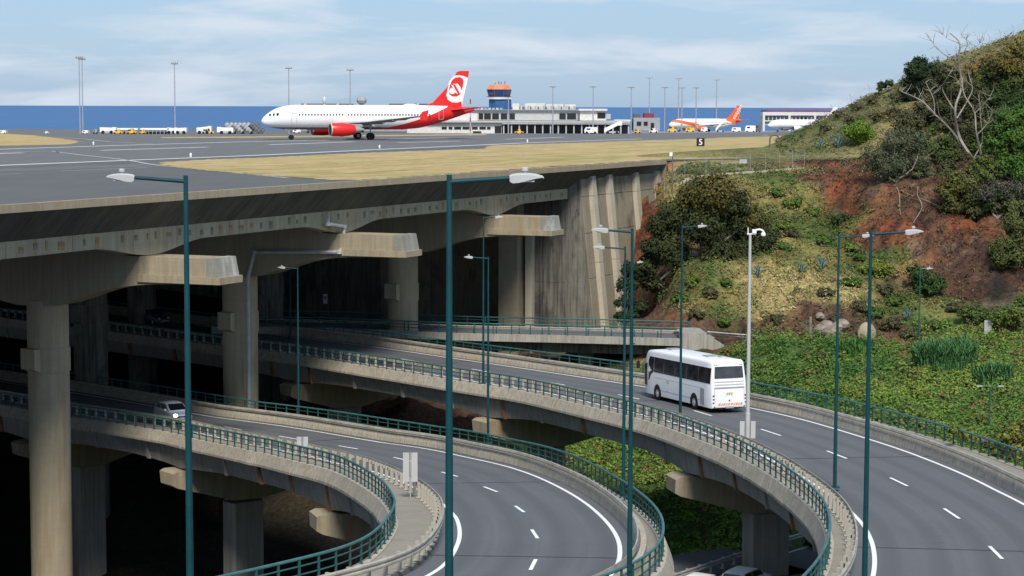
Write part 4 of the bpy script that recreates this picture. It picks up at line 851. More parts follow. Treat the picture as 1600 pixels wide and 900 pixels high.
# ------------------------------------------------------------------ cars
def car(loc, hd, paint_, label, lights=False, name='parked_car', group=None):
    r = empty(name, loc, hd); tag(r, label, 'car', group)      # forward +Y
    W0 = .82
    prof = [(-1.95, .45, .72), (-1.9, .85, .8), (-1.75, 1.0, .82), (-1.35, 1.02, .84), (-.6, .98, .84), (.3, .96, .84), (.95, .92, .84), (1.5, .82, .8), (1.88, .70, .70), (1.98, .5, .62)]
    rings = []
    for y, zt, w_ in prof: rings.append([(-w_, y, .28), (-w_-.02, y, .55), (-w_+.03, y, zt-.06), (-w_+.16, y, zt), (w_-.16, y, zt), (w_-.03, y, zt-.06), (w_+.02, y, .55), (w_, y, .28)])
    MB().loft(rings).build('body', M[paint_], r, True)
    cab = [(-1.8, .98, .70, 1.0), (-1.6, .99, .66, 1.32), (-1.0, 1.0, .62, 1.44), (-.1, .99, .62, 1.46), (.35, .98, .64, 1.38), (1.12, .93, .72, .96)]
    rg = [[(-wt-.08 if zt > 1.1 else -wt, y, zb_-.03), (-wt, y, zt-.05), (-wt+.1, y, zt), (wt-.1, y, zt), (wt, y, zt-.05), (wt+.08 if zt > 1.1 else wt, y, zb_-.03)] for y, zb_, wt, zt in cab]
    MB().loft(rg).build('cabin', M[paint_], r, True)
    MB().add([(-.62, 1.11, .99), (.62, 1.11, .99), (.55, .42, 1.37), (-.55, .42, 1.37)], [(0, 1, 2, 3)]).build('windscreen', M['glass'], r)
    MB().add([(-.6, -1.82, 1.04), (.6, -1.82, 1.04), (.54, -1.63, 1.33), (-.54, -1.63, 1.33)], [(0, 1, 2, 3)]).build('rear_window', M['glass'], r)
    for s in (-1, 1):
        for (y0, y1, a, b) in ((-1.5, -.65, -1.4, -.62), (-.55, .75, -.55, .25)):
            MB().add([(s*.735, y0, 1.03), (s*.735, y1, 1.03), (s*.655, b, 1.36), (s*.655, a, 1.36)], [(0, 1, 2, 3)]).build('side_window', M['glass'], r)
        MB().tube([(s*.52, 1.80, .63), (s*.52, 1.90, .64), (s*.52, 1.955, .63)], [.15, .15, .11], 10).build('headlight', M['headlight' if lights else 'lampw'], r, True)
        MB().box((s*.66, -1.93, .72), (.2, .06, .24)).build('tail_light', M['darkred'], r)
        MB().box((s*.86, .72, 1.0), (.16, .1, .12)).build('mirror', M[paint_], r)
        for y in (-1.22, 1.25): wheel(r, s*.76, y, .3, .3, .19, s)
    MB().box((0, 1.97, .56), (.9, .04, .09)).build('grille', M['black'], r); MB().box((0, 1.99, .40), (.5, .03, .1)).build('number_plate', M['lampw'], r)
    return r
a = surf(302, 664, zB); bvec = flB[idx_near(flB, 320, zB)+6]-flB[idx_near(flB, 320, zB)]; bvec = bvec/np.linalg.norm(bvec); hd = math.atan2(bvec[1], bvec[0])-PI/2
cpos = a[:2]-bvec*1.9-np.array([-bvec[1], bvec[0]])*(-.7)*-1
hd -= math.radians(13); c_ = surf(283, 661, zB); cp = c_[:2]-bvec*1.0; r = car((cp[0], cp[1], zB(cp[1])+.005), hd, 'silver', 'small silver hatchback with headlights on, coming out of the shade', True, 'car')
r.rotation_euler = (math.atan2(zB(cp[1]+bvec[1]*5)-zB(cp[1]), 5), 0, hd)
for (x, y, lb) in ((192, 489, 'pale car in deep shade beneath the runway, left of another'), (250, 505, 'dark car in deep shade beneath the runway, right of a paler one')):
    p = surf(x, y, zA); k = int(np.argmin(np.linalg.norm(flA-p[:2], axis=1))); q = flA[k]+NA[k]*(2 if x > 200 else 6.); dv = flA[k+4]-flA[k]; car((q[0], q[1], zA(q[1])+.005), math.atan2(dv[1], dv[0])-PI/2, 'carblue' if x > 200 else 'silver', lb, False, 'car', 'cars in the shade under the runway')
w1 = atz(1166, 889, -20.5); w2 = atz(1098, 899, -20.5)
car((w1[0], w1[1], -21.83), -.6, 'white', 'white car on the low road, beside the pier column of the upper viaduct', False, 'car')
car((w2[0], w2[1], -21.83), -.6, 'white', 'white car on the low road, only its roof showing at the bottom edge', False, 'car')
MB_ = MB().box((12, 121, -22.0), (9, 8, .3), .6); tag(MB_.build('lower_road_apron', M['asph']), kind='structure')
# ------------------------------------------------------------------ aircraft
def livery(name, kind):
    m = MT(name, .32, 0, .5); sp = m.n('ShaderNodeSeparateXYZ'); m.l(m.tc.outputs['Object'], sp.inputs[0])
    def mth(op, a, b):
        q = m.n('ShaderNodeMath', operation=op)
        for i, v in enumerate((a, b)):
            if isinstance(v, (int, float)): q.inputs[i].default_value = v
            else: m.l(v, q.inputs[i])
        return q.outputs[0]
    s = sp.outputs['X']; z = sp.outputs['Z']
    if kind == 'red':
        q = mth('MAXIMUM', mth('DIVIDE', mth('SUBTRACT', s, 17.0), 15.5), 0.); f = mth('ADD', mth('MULTIPLY', mth('POWER', q, 1.75), 4.0), 1.55); k = mth('GREATER_THAN', f, z); c2 = (.74, .018, .018)
        base = m.mix(mth('MULTIPLY', mth('LESS_THAN', z, 2.05), .85), (.82, .82, .83), (.10, .02, .06)); return m.out(m.mix(k, base, c2))  # dark purple belly band paints in the shade under the fuselage
    if kind == 'orange':
        q = mth('GREATER_THAN', mth('ADD', mth('MULTIPLY', s, .33), z), 14.2); f = mth('LESS_THAN', mth('ADD', mth('MULTIPLY', s, -.42), z), -.45); g = mth('LESS_THAN', s, 13)
        g2 = mth('MULTIPLY', mth('GREATER_THAN', mth('ADD', mth('MULTIPLY', s, .18), z), 4.6), mth('LESS_THAN', mth('ADD', mth('MULTIPLY', s, .18), z), 6.0))
        return m.out(m.mix(mth('MAXIMUM', q, mth('MULTIPLY', g2, mth('LESS_THAN', s, 14))), (.82, .82, .82), (.85, .13, .02)))
    return m.out((.82, .82, .83))
def airliner(loc, hd, kind, label, detail=True):
    body = livery({'red': 'red_and_white_livery', 'orange': 'orange_and_white_livery', 'white': 'plain_white_livery'}[kind], kind)
    accent = {'red': M['red'], 'orange': M['orange'], 'white': M['white']}[kind]
    r = empty('airliner', loc, hd); tag(r, label, 'airplane')   # local +X runs from nose to tail, ground at z=0
    prof = [(0, .04, 3.05), (.12, .32, 3.05), (.45, .68, 3.1), (1.0, 1.02, 3.22), (1.7, 1.33, 3.38), (2.7, 1.64, 3.56), (4.2, 1.88, 3.68), (6, 1.98, 3.72), (14, 1.98, 3.72), (24.5, 1.98, 3.72), (27.5, 1.86, 3.84), (30, 1.58, 4.1), (32.5, 1.2, 4.42), (35, .75, 4.75), (36.8, .38, 4.98), (37.57, .16, 5.05)]
    rings = [[(s, rr*math.sin(2*PI*k/28), zc+rr*1.045*math.cos(2*PI*k/28)) for k in range(28)] for s, rr, zc in prof]
    MB().loft(rings).build('fuselage', body, r, True)
    rings = [[(s, w_*math.cos(t), 2.35+h_*math.sin(t)) for t in np.linspace(0, 2*PI, 16, endpoint=False)] for s, w_, h_ in ((11, .3, .2), (12.5, 1.6, .62), (18, 1.75, .7), (20, 1.3, .5), (21.5, .3, .2))]
    MB().loft(rings).build('belly_fairing', body, r, True)
    def foil(rt_, tp_, name, mt, y0, y1, z0, z1, th=.12):
        (a0, b0), (a1, b1) = rt_, tp_; R2 = []
        for (a, b, y, z, k) in ((a0, b0, y0, z0, 1), ((a0+a1)/2, (b0+b1)/2, (y0+y1)/2, (z0+z1)/2, .85), (a1, b1, y1, z1, .7)):
            c = b-a; t = c*th*k/2; R2.append([(a, y, z), (a+c*.12, y, z+t*.75), (a+c*.4, y, z+t), (b, y, z+.02), (a+c*.4, y, z-t*.7), (a+c*.12, y, z-t*.6)])
        return MB().loft(R2).build(name, mt, r, True)
    for sg in (-1, 1):
        foil((11.6, 18.7), (16.2, 19.9), 'wing_root', M['greym'], sg*1.6, sg*6.2, 2.55, 2.95); foil((16.2, 19.9), (21.6, 23.2), 'wing', M['greym'], sg*6.2, sg*17., 2.95, 4.0)
        for k in range(3):
            yy = sg*(4.6+k*3.6); xx = 19.4+k*.9; MB().tube([(xx-2.2, yy, 2.5+.1*abs(yy)/1.2-.2), (xx, yy, 2.42+.1*abs(yy)-.1), (xx+1.4, yy, 2.75+.09*abs(yy))], [.08, .2, .05], 8).build('flap_fairing', M['greym'], r, True)
        wt = MB(); wt.extr([(21.9, sg*17.0, 4.0), (22.4, sg*17.05, 4.75), (23.5, sg*17.05, 5.0), (23.25, sg*17., 3.9), (23.3, sg*17, 3.3), (22.2, sg*17, 3.35)], (0, sg*.08, 0)); wt.build('wing_tip_fence', accent, r)
        foil((32.6, 35.4), (35.6, 37.2), 'tailplane', accent if kind != 'white' else M['white'], sg*.6, sg*6.2, 4.9, 5.45, .1)
        er = [(10.2, .82), (10.3, 1.02), (10.6, 1.1), (12.2, 1.15), (13.6, 1.0), (14.4, .78)]; yy = sg*5.75; ez = 1.72
        MB().loft([[(s, yy+rr*math.cos(t), ez+rr*math.sin(t)) for t in np.linspace(0, 2*PI, 22, endpoint=False)] for s, rr in er]).build('engine_cowl', accent if kind != 'white' else M['white'], r, True)
        MB().tube([(10.16, yy, ez), (10.32, yy, ez)], [.98, 1.06], 22, False).build('engine_lip', M['lampw'], r, True); MB().tube([(10.18, yy, ez), (10.24, yy, ez)], .86, 20).build('engine_fan', M['black'], r)
        MB().tube([(14.3, yy, ez), (15.3, yy, ez), (16, yy, ez)], [.62, .45, .15], 16).build('engine_exhaust', M['greym'], r, True)
        MB().extr([(11.4, yy-.15, ez+1.0), (15.6, yy-.15, ez+.9), (15.8, yy-.15, ez+.5), (14.2, yy-.15, ez+.4)], (0, .3, 0)).build('pylon', M['greym'], r)
        MB().tube([(17.7, sg*3.8, 2.5), (17.7, sg*3.8, .6)], .13, 8).build('main_gear_leg', M['lampw'], r)
        for k in (-.45, .45): wheel(r, 0, 0, 0, .58, .4, 1, 'main_wheel').matrix_local = Matrix.Translation((17.7, sg*3.8+k, .58)) @ Matrix.Rotation(PI/2*-sg, 4, 'Z')
    MB().tube([(5.07, 0, 2.0), (5.07, 0, .4)], .1, 8).build('nose_gear_leg', M['lampw'], r); MB().box((4.6, .4, 1.75), (1.5, .03, .5)).box((4.6, -.4, 1.75), (1.5, .03, .5)).build('gear_door', M['white'], r)
    for k in (-.24, .24): wheel(r, 0, 0, 0, .40, .24, 1, 'nose_wheel').matrix_local = Matrix.Translation((5.07, k, .40)) @ Matrix.Rotation(PI/2*(-1 if k > 0 else 1)*1, 4, 'Z')
    Fz = lambda X, Y: ((X-120)/35., (509-Y)/36.)
    fin = [Fz(*q) for q in ((1120, 300), (1170, 285), (1262, 190), (1325, 95), (1345, 89), (1399, 89), (1396, 110), (1352, 305), (1345, 330), (1200, 320))]
    R2 = []
    MB().extr([(x, -.16, z) for x, z in fin], (0, .32, 0)).build('fin', M['red'] if kind == 'red' else accent, r)
    if kind == 'red':
        for sg in (-1, 1):
            yb = sg*.175
            def plate(pts, mt, d, nm='tail_emblem'): MB().extr([(x, yb+sg*d, z) for x, z in [Fz(*q) for q in pts]], (0, -sg*(d+.01), 0)).build(nm, M[mt], r)
            # white sweep along the trailing edge and round the emblem
            plate([(1304, 118), (1340, 116), (1375, 124), (1391, 134), (1378, 190), (1352, 300), (1349, 275), (1325, 284), (1290, 283), (1262, 266), (1254, 238), (1262, 200), (1276, 155)], 'white', .01, 'tail_sweep')
            plate([(1314, 130), (1340, 127), (1358, 137), (1363, 160), (1354, 205), (1340, 235), (1318, 247), (1290, 246), (1273, 232), (1269, 208), (1278, 172), (1292, 143)], 'red', .03)
            plate([(1291+20*math.cos(t), 213+19*math.sin(t)) for t in np.linspace(0, 2*PI, 16, endpoint=False)], 'white', .045)
            plate([(1283, 175), (1297, 178), (1312, 208), (1328, 232), (1314, 226), (1300, 205)], 'white', .045); plate([(1296, 170), (1326, 168), (1343, 190), (1352, 214), (1346, 222), (1334, 228), (1322, 205), (1310, 184)], 'white', .045); plate([(1300, 172), (1308, 172), (1334, 218), (1338, 236), (1326, 226)], 'red', .055)
    if kind == 'orange':
        cu = bpy.data.curves.new('tail_lettering', 'FONT'); cu.body = 'easyJet'; cu.size = 2.6; cu.extrude = .02; to = bpy.data.objects.new('t', cu); COL.objects.link(to)
        dg = bpy.context.evaluated_depsgraph_get(); me = bpy.data.meshes.new_from_object(to.evaluated_get(dg)); bpy.data.objects.remove(to); me.materials.clear(); me.materials.append(M['white'])
        o = ob('tail_lettering', me, r); o.rotation_euler = (PI/2, -math.radians(57), 0); o.location = (33.1, -.19, 5.3)
        o2 = ob('tail_lettering', me, r); o2.rotation_euler = (PI/2, -math.radians(-57), PI); o2.location = (38.2, .19, 12.)
        bpy.data.objects.remove(o2)
    wm = MB()
    for sg in (-1, 1):
        for i in range(44):
            s = 6.0+i*.53
            if kind == 'red' and s > 31: continue
            if 13.9 < s < 14.3 or 20.5 < s < 20.8: continue
            an = math.radians(79); y = 1.985*math.sin(an); wm.box((s, sg*y, 3.72+1.98*1.045*math.cos(an)+.05), (.24, .03, .34))
    o = wm.build('cabin_windows', M['greyd'], r); tag(o, kind='stuff')
    for sg in (-1, 1):
        MB().box((2.45, sg*1.47, 4.2), (.5, .12, .42), -sg*.25).box((1.9, sg*1.2, 4.15), (.46, .14, .42), -sg*.45).box((1.35, sg*.82, 4.08), (.4, .3, .4), -sg*.7).build('cockpit_window', M['glass'], r)
        for s, w_, z in ((5.1, .85, 3.55), (31.0, .8, 4.3)):
            rr = 1.93 if s < 10 else 1.47
            m = MB(); 
            for dx in (-w_/2, w_/2): m.box((s+dx, sg*(rr+.0), z), (.05, .04, 1.85 if s > 10 else 1.7))
            for dz in (-.9, .9): m.box((s, sg*(rr-.03 if abs(dz) < 1 else rr), z+dz), (w_, .06, .05))
            m.build('cabin_door_outline', M['greym'] if s < 10 else M['lampw'], r)
    for s in (7.2, 12.8, 27): MB().extr([(s, -.03, 5.7), (s+.45, -.03, 5.7), (s+.5, -.03, 6.1), (s+.3, -.03, 6.1)], (0, .06, 0)).build('antenna', M['lampw'], r)
    if kind == 'red': MB().loft([[(s, w_*math.cos(t), 5.72+h_*math.sin(t)) for t in np.linspace(0, 2*PI, 12, endpoint=False)] for s, w_, h_ in ((24.5, .1, .05), (25.3, .5, .3), (26.5, .5, .3), (27.4, .1, .05))]).build('radome_hump', M['white'], r, True)
    return r
pw = gsheet('', [(455, 218.4)], .02, None)[0]; yaw = math.radians(21)
dx = np.array([math.cos(yaw), math.sin(yaw)]); n0 = np.array(pw[:2])-dx*5.07
airliner((n0[0], n0[1], .03), yaw, 'red', 'red and white airliner with a red tail, taxiing nose to the left')
p2 = np.array([(1044-800)/3200*900, 900.]); airliner((p2[0], p2[1], gnd(905)+.02), math.radians(25), 'orange', 'distant orange and white airliner parked near the right end of the apron')
p3 = np.array([(1198-800)/3200*960, 960.]); airliner((p3[0], p3[1], gnd(965)+.02), math.radians(20), 'white', 'distant plain white airliner half hidden by the hill')
# ------------------------------------------------------------------ airport buildings
def W(x, y, Y): return aty(x, y, Y)
def bbox(x0, x1, yt, yb, Y, dep, name, mat, par, base, ext=0):
    a = W(x0, yt, Y); b = W(x1, yb, Y); return MB().box(((a[0]+b[0])/2-base[0], Y+dep/2-base[1], (a[2]+b[2])/2-base[2]), (abs(b[0]-a[0]), dep, abs(a[2]-b[2]))).build(name, M[mat], par)
Yt = 600.; b0 = W(800, 207, Yt); tb = empty('terminal_building', (0, Yt, gnd(Yt))); bs = (0, Yt, gnd(Yt)); tag(tb, 'long low white airport terminal with a colonnade behind the runway', 'building')
bbox(636, 784, 192, 209, Yt, 30, 'wall', 'bldw', tb, bs); bbox(784, 983, 194.5, 209, Yt+5, 25, 'recessed_wall', 'greyd', tb, bs); bbox(632, 984, 188.6, 192.2, Yt-1.2, 32, 'roof_edge', 'lampw', tb, bs); bbox(784, 984.5, 192.3, 194.4, Yt-1.0, 8, 'canopy', 'bldw', tb, bs)
for i in range(17): x = 786+i*12.2; bbox(x, x+2.0, 194.5, 209, Yt-.4, .5, 'pillar', 'lampw', tb, bs)
for x0, x1 in ((690, 698), (701, 707), (709.6, 720.6), (722.6, 733.4), (737.5, 746.5), (749, 759), (761, 766.5)): bbox(x0, x1, 198, 202.4, Yt-.08, .3, 'window', 'glass', tb, bs)
bbox(773, 783.5, 197, 208, Yt-.08, .3, 'doorway', 'glass', tb, bs); bbox(739, 752, 205, 208.5, Yt-.1, .3, 'doorway', 'glass', tb, bs)
bbox(698, 906, 172, 188.5, Yt+8, 22, 'upper_wall', 'lampw', tb, bs); bbox(660, 746, 177, 188.5, Yt+6, 10, 'upper_wall', 'bldw', tb, bs); bbox(695, 912, 171.2, 172.4, Yt+7, 24, 'roof_slab', 'lampw', tb, bs)
for x0, x1 in ((748, 755), (756.5, 767), (769, 779.5), (782.5, 792.5), (796, 804.5), (874, 884), (886, 900)): bbox(x0, x1, 177, 186.6, Yt+7.9, .3, 'window', 'glass', tb, bs)
bbox(906, 947, 173, 188.5, Yt+6, 16, 'upper_wall', 'bldw', tb, bs); bbox(904, 949, 170, 173, Yt+5, 18, 'roof_slab', 'bldw', tb, bs); bbox(933.5, 946, 176, 185, Yt+5.9, .3, 'window', 'glass', tb, bs); bbox(947, 954, 178, 186, Yt+8, 6, 'tank', 'lampw', tb, bs)
for x0, x1, y0 in ((801, 811, 161.5), (820, 851, 161.2), (853, 880, 162.5), (882, 899, 163), (812, 818, 166)): bbox(x0, x1, y0, 171.3, Yt+14, 6, 'roof_plant', 'bldw', tb, bs)
for i in range(22): x = 812+i*4.0; bbox(x, x+2.4, 165.5+(i*7 % 3), 171.2, Yt+10+(i % 3), 1.5, 'roof_unit', ('greym', 'greyd', 'lampw')[i % 3], tb, bs)
for i in range(8): x = 747+i*6.; bbox(x-8, x-4, 168.5, 171.2, Yt+10, 1.2, 'roof_unit', ('lampw', 'greym')[i % 2], tb, bs)
tw = empty('control_tower', (W(780, 170, Yt+16)[0], Yt+16, gnd(Yt))); ts = tuple(tw.location); tag(tw, 'blue control tower with dark glass cab and orange roof', 'control tower')
def tap(x0, x1, x2, x3, yt, yb, Y, name, mat):   # tapered block
    a = W(x0, yb, Y); b = W(x1, yb, Y); c = W(x2, yt, Y); d = W(x3, yt, Y); w0 = b[0]-a[0]; w1 = d[0]-c[0]; cx0 = (a[0]+b[0])/2; cx1 = (c[0]+d[0])/2; R2 = []
    for cx_, w_, z in ((cx0, w0, a[2]), (cx1, w1, c[2])): R2.append([(cx_-ts[0]+w_/2*math.cos(t)*1.08, w_/2*math.sin(t)*1.08, z-ts[2]) for t in np.linspace(PI/8, 2*PI+PI/8, 8, endpoint=False)])
    return MB().loft(R2).build(name, M[mat], tw)
Ytw = Yt+16
tap(764, 799, 764, 799, 155, 206, Ytw, 'shaft', 'blue'); tap(760, 800, 760, 800, 152, 155, Ytw, 'white_band', 'bldw'); tap(760, 800, 760, 800, 150.8, 152, Ytw, 'gallery', 'greyd'); tap(764, 796, 761.5, 798.5, 139.8, 150.8, Ytw, 'glass_cab', 'blueglass'); tap(760, 799, 765, 795, 132.5, 139.8, Ytw, 'roof', 'roof_orange'); tap(770, 790, 772, 788, 131.6, 132.6, Ytw, 'roof_rail', 'greym')
for k in range(8):
    t = PI/8+2*PI*k/8; p = W(780, 150.8, Ytw); q = W(780, 139.8, Ytw); w0, w1 = (796-764)/2/FPX*Ytw*1.1, (798.5-761.5)/2/FPX*Ytw*1.1
    MB().tube([(w0*math.cos(t), w0*math.sin(t), p[2]-ts[2]), (w1*math.cos(t), w1*math.sin(t), q[2]-ts[2])], .12, 5).build('mullion', M['greyd'], tw)
for x, h_ in ((779.5, 5), (783, 4), (789, 5), (774, 2.5)): p = W(x, 131.8, Ytw); MB().tube([(p[0]-ts[0], 0, p[2]-ts[2]), (p[0]-ts[0], 0, p[2]-ts[2]+h_/5.2)], .12, 5).build('antenna', M['greyd'], tw)
def simple_bld(label, parts, Y, name='airport_building'):
    r = empty(name, (0, Y, gnd(Y))); tag(r, label, 'building')
    for p in parts: bbox(p[0], p[1], p[2], p[3], Y+(p[6] if len(p) > 6 else 0), p[7] if len(p) > 7 else 12, p[4], p[5], r, (0, Y, gnd(Y)))
simple_bld('grey service building with a small red block on its roof', [(990, 1031, 184, 204, 'wall', 'greym'), (1007, 1022, 177, 184, 'roof_block', 'darkred', 1, 8), (991, 1001, 178, 184, 'roof_block', 'greyd', 1, 8), (995, 1002, 190, 196, 'window', 'glass', -.2, .5), (1006, 1012, 190, 196, 'window', 'glass', -.2, .5), (1017, 1022, 192, 204, 'doorway', 'glass', -.2, .5), (960, 986, 187, 190, 'canopy', 'bldw'), (962, 984, 190, 204, 'wall', 'greyd', 1)], 700)
wv = [(1192, 1310, 175, 180.5, 'upper_wall', 'bldw'), (1192, 1310, 181, 196, 'wall', 'lampw', 1), (1192, 1310, 188, 190, 'floor_band', 'bldw', -.3), (1200, 1320, 172.4, 175, 'roof', 'darkred', 4, 30), (1192, 1195, 175, 205, 'pillar', 'bldw', -.6, 1), (1232, 1235, 180, 205, 'pillar', 'bldw', -.6, 1), (1272, 1275, 180, 205, 'pillar', 'bldw', -.6, 1)]
wv += [(1196+i*6.1, 1200+i*6.1, 182, 187.6, 'window', 'glass', .6, .5) for i in range(18)]
simple_bld('long two storey white building with a dark red roof near the hill', wv, 1010)
rbld = [(470, 545, 161.8, 164.6, 'roof', 'greyd', 0, 20), (608, 665, 161.8, 164.4, 'roof', 'greyd', 0, 20), (468, 668, 164.6, 205, 'wall', 'greym', 1, 18), (484, 492, 165, 168, 'window', 'glass', .7, .5)]
simple_bld('dark roofed hangar mostly hidden behind the red and white airliner', rbld, 640, 'hangar')
p = W(565, 157, 650); r = empty('radar_dome', (p[0], 650, gnd(650))); tag(r, 'grey faceted radar dome showing above the airliner fuselage', 'radar dome')
MB().tube([(0, 0, 0), (0, 0, p[2]-gnd(650)-1)], .7, 8).build('mast', M['greym'], r); rr = 8.3/FPX*650
MB().loft([[(rr*math.cos(a)*math.cos(t), rr*math.cos(a)*math.sin(t), p[2]-gnd(650)+rr*.8*math.sin(a)) for t in np.linspace(0, 2*PI, 8, endpoint=False)] for a in (-1.3, -.7, 0, .7, 1.3)]).build('dome', M['greym'], r)
p = W(507, 157, 640); r = empty('white_beacon', (p[0], 640, gnd(640))); tag(r, 'small white round beacon above the front of the airliner', 'beacon'); MB().tube([(0, 0, 0), (0, 0, p[2]-gnd(640)-.8)], .3, 6).build('mast', M['bldw'], r); MB().loft([[(.6*math.cos(a)*math.cos(t), .6*math.cos(a)*math.sin(t), p[2]-gnd(640)+1.2*math.sin(a)) for t in np.linspace(0, 2*PI, 10, endpoint=False)] for a in (-1.4, -.7, 0, .7, 1.4)]).build('lamp_ball', M['bldw'], r, True)
# floodlight masts
for i, (x, yt, Y, lb) in enumerate([(123.5, 91, 450, 'grey floodlight mast, left one of the close pair at the far left'), (128, 93, 465, 'grey floodlight mast, right one of the close pair at the far left'), (272.5, 100, 480, 'grey floodlight mast above the white stairs at the left'), (451, 107, 520, 'grey floodlight mast behind the nose of the red and white airliner'), (547, 110, 540, 'grey floodlight mast behind the middle of the red and white airliner'), (794.5, 152, 590, 'grey pole in front of the blue control tower'), (864, 136, 585, 'grey floodlight mast just right of the control tower before the terminal'), (927, 136, 590, 'grey floodlight mast before the right half of the terminal'), (986.5, 137, 600, 'grey floodlight mast at the right end of the terminal'), (1015, 122, 940, 'tall distant mast above the small red roof block'), (1039, 137, 700, 'short distant mast left of the orange airliner nose'), (1060.5, 123, 950, 'tall distant mast, second from the left above the orange airliner'), (1066, 137.5, 720, 'short distant mast close right of a taller one'), (1088, 137.5, 740, 'short distant mast above the orange airliner wing'), (1120, 125, 960, 'tall distant mast left of the orange tail fin')]):
    a = W(x, yt, Y); g = gnd(Y); r = empty('floodlight_mast', (a[0], Y, g)); tag(r, lb, 'floodlight mast', 'floodlight masts of the airport'); h = a[2]-g
    rr = .9/FPX*Y; MB().tube([(0, 0, 0), (0, 0, h)], [rr*1.15, rr*.75], 8).build('pole', M['mast'], r, True)
    if x != 794.5:
        wd = 10.5/FPX*Y; MB().box((0, 0, h+.05), (wd, .5, .22)).build('crossbar', M['mast'], r)
        for k in range(4): MB().box(((k-1.5)*wd/3.6, -.2, h+.3), (wd/6, .5, .35)).build('floodlight', M['lampw'], r)
# apron equipment
def veh(x, y, Y, w_, h_, col, lb, kind='van'):
    a = W(x, y, Y); k = Y/FPX; g = gnd(Y); r = empty('service_'+kind, (a[0], Y, g)); tag(r, lb, kind, 'service vehicles on the apron'); Wm = w_*k; Hm = h_*k*1.45; wr = min(.35, Hm*.2)
    prof = [(-Wm/2, wr*.9), (-Wm/2, Hm*.6), (-Wm/2+Wm*.12, Hm), (Wm/2, Hm), (Wm/2, wr*.9)] if kind == 'van' else [(-Wm/2, wr*.9), (-Wm/2, Hm*.45), (-Wm*.2, Hm*.5), (-Wm*.12, Hm), (Wm*.15, Hm), (Wm*.2, Hm*.5), (Wm/2, Hm*.45), (Wm/2, wr*.9)]
    MB().extr([(p_, -.9, z) for p_, z in prof], (0, 1.8, 0)).build('body', M[col], r)
    MB().box((-Wm*.18, -.92, Hm*.72), (Wm*.3, .04, Hm*.22)).build('window', M['glass'], r)
    for s in (-.32, .32): MB().tube([(s*Wm, -.95, wr), (s*Wm, -.7, wr)], wr, 10).build('wheel', M['rubber'], r)
for v in [(134, 209, 460, 9, 4, 'white', 'small white van right of the paired masts', 'van'), (73, 209, 460, 6, 3, 'white', 'tiny white car left of the paired masts', 'car'), (5, 207, 470, 11, 3.5, 'white', 'white truck at the left edge of the apron', 'van'), (150, 209, 470, 6, 5, 'greym', 'grey tractor beside the small white van', 'van'), (185, 209, 465, 15, 5, 'yellow', 'yellow belt loader under the white stairs', 'tractor'), (206, 210, 462, 15, 6, 'yellow', 'yellow tug right of the yellow belt loader', 'tractor'), (223, 209, 466, 10, 5, 'yellow', 'small yellow tug before the white covered walkway', 'tractor'), (325, 209, 480, 20, 6, 'yellow', 'yellow tractor under the second white stairs', 'tractor'), (352, 209, 480, 18, 6, 'white', 'white cart between the yellow tractor and the grey tubes', 'van'),
          (485, 210, 560, 10, 6, 'greyd', 'dark van seen under the airliner behind its nose gear', 'van'), (500, 210, 560, 8, 5, 'greyd', 'dark tractor seen under the airliner fuselage', 'tractor'), (464, 210, 560, 12, 4.5, 'white', 'low white cart seen under the airliner nose', 'van'), (811, 207, 590, 14, 4.5, 'yellow', 'white and yellow car before the colonnade', 'car'), (923, 207, 590, 20, 7, 'white', 'white minibus in front of the terminal right half', 'van'), (996, 207, 640, 10, 5, 'yellow', 'yellow tug at the right end of the terminal', 'tractor'), (1021, 207, 700, 14, 5, 'white', 'white tractor left of the orange airliner', 'tractor'), (1050, 207, 800, 14, 7, 'yellow', 'yellow loader under the nose of the orange airliner', 'tractor'), (1078, 207, 820, 14, 5, 'yellow', 'yellow van right behind the loader under the orange airliner', 'van'), (1100, 207, 860, 10, 5, 'white', 'white van below the orange airliner belly', 'van'), (1150, 206, 880, 14, 5, 'white', 'white cart right of the orange airliner stairs', 'van'), (1172, 206, 880, 16, 7, 'white', 'white truck behind the orange airliner tail', 'van'), (1184, 206, 890, 8, 8, 'greyd', 'dark truck between the two distant airliners', 'van')]: veh(*v)
def stairs(x0, x1, yt, Y, lb, fl=1):
    a = W(x0, 209, Y); b = W(x1, yt, Y); r = empty('boarding_stairs', (a[0], Y, gnd(Y))); tag(r, lb, 'boarding stairs', 'white boarding stairs'); L_ = b[0]-a[0]; H = b[2]-gnd(Y)
    MB().extr([(0, -.8, .4), (L_, -.8, H-1.), (L_, -.8, H), (0, -.8, 1.5)], (0, 1.6, 0)).build('stair_flight', M['white'], r); MB().box((L_*1.12, 0, H-.5), (abs(L_)*.28, 1.8, 1.2)).build('platform', M['white'], r)
    MB().box((L_*.6, 0, .5), (abs(L_)*.9, 1.9, .5)).build('chassis', M['lampw'], r)
    for s in (.25, .9): MB().tube([(L_*s, -1, .4), (L_*s, -.7, .4)], .4, 10).build('wheel', M['rubber'], r)
stairs(157, 177, 199.5, 470, 'white boarding stairs, leftmost on the apron'); stairs(292, 277, 200, 470, 'white boarding stairs facing left below the third mast'); stairs(262, 273, 200.5, 475, 'white boarding stairs facing right below the third mast'); stairs(308, 326, 197.5, 480, 'white boarding stairs left of the grey tubes'); stairs(365, 345, 199, 478, 'white boarding stairs leaning against the grey tubes'); stairs(944, 966, 190, 585, 'grey and white boarding stairs in front of the terminal end'); stairs(1118, 1131, 186, 870, 'small white boarding stairs at the rear of the orange airliner')
r = empty('covered_walkway', (W(220, 205, 470)[0], 470, gnd(470))); tag(r, 'low white covered walkway left of the third mast', 'walkway'); bx = tuple(r.location)
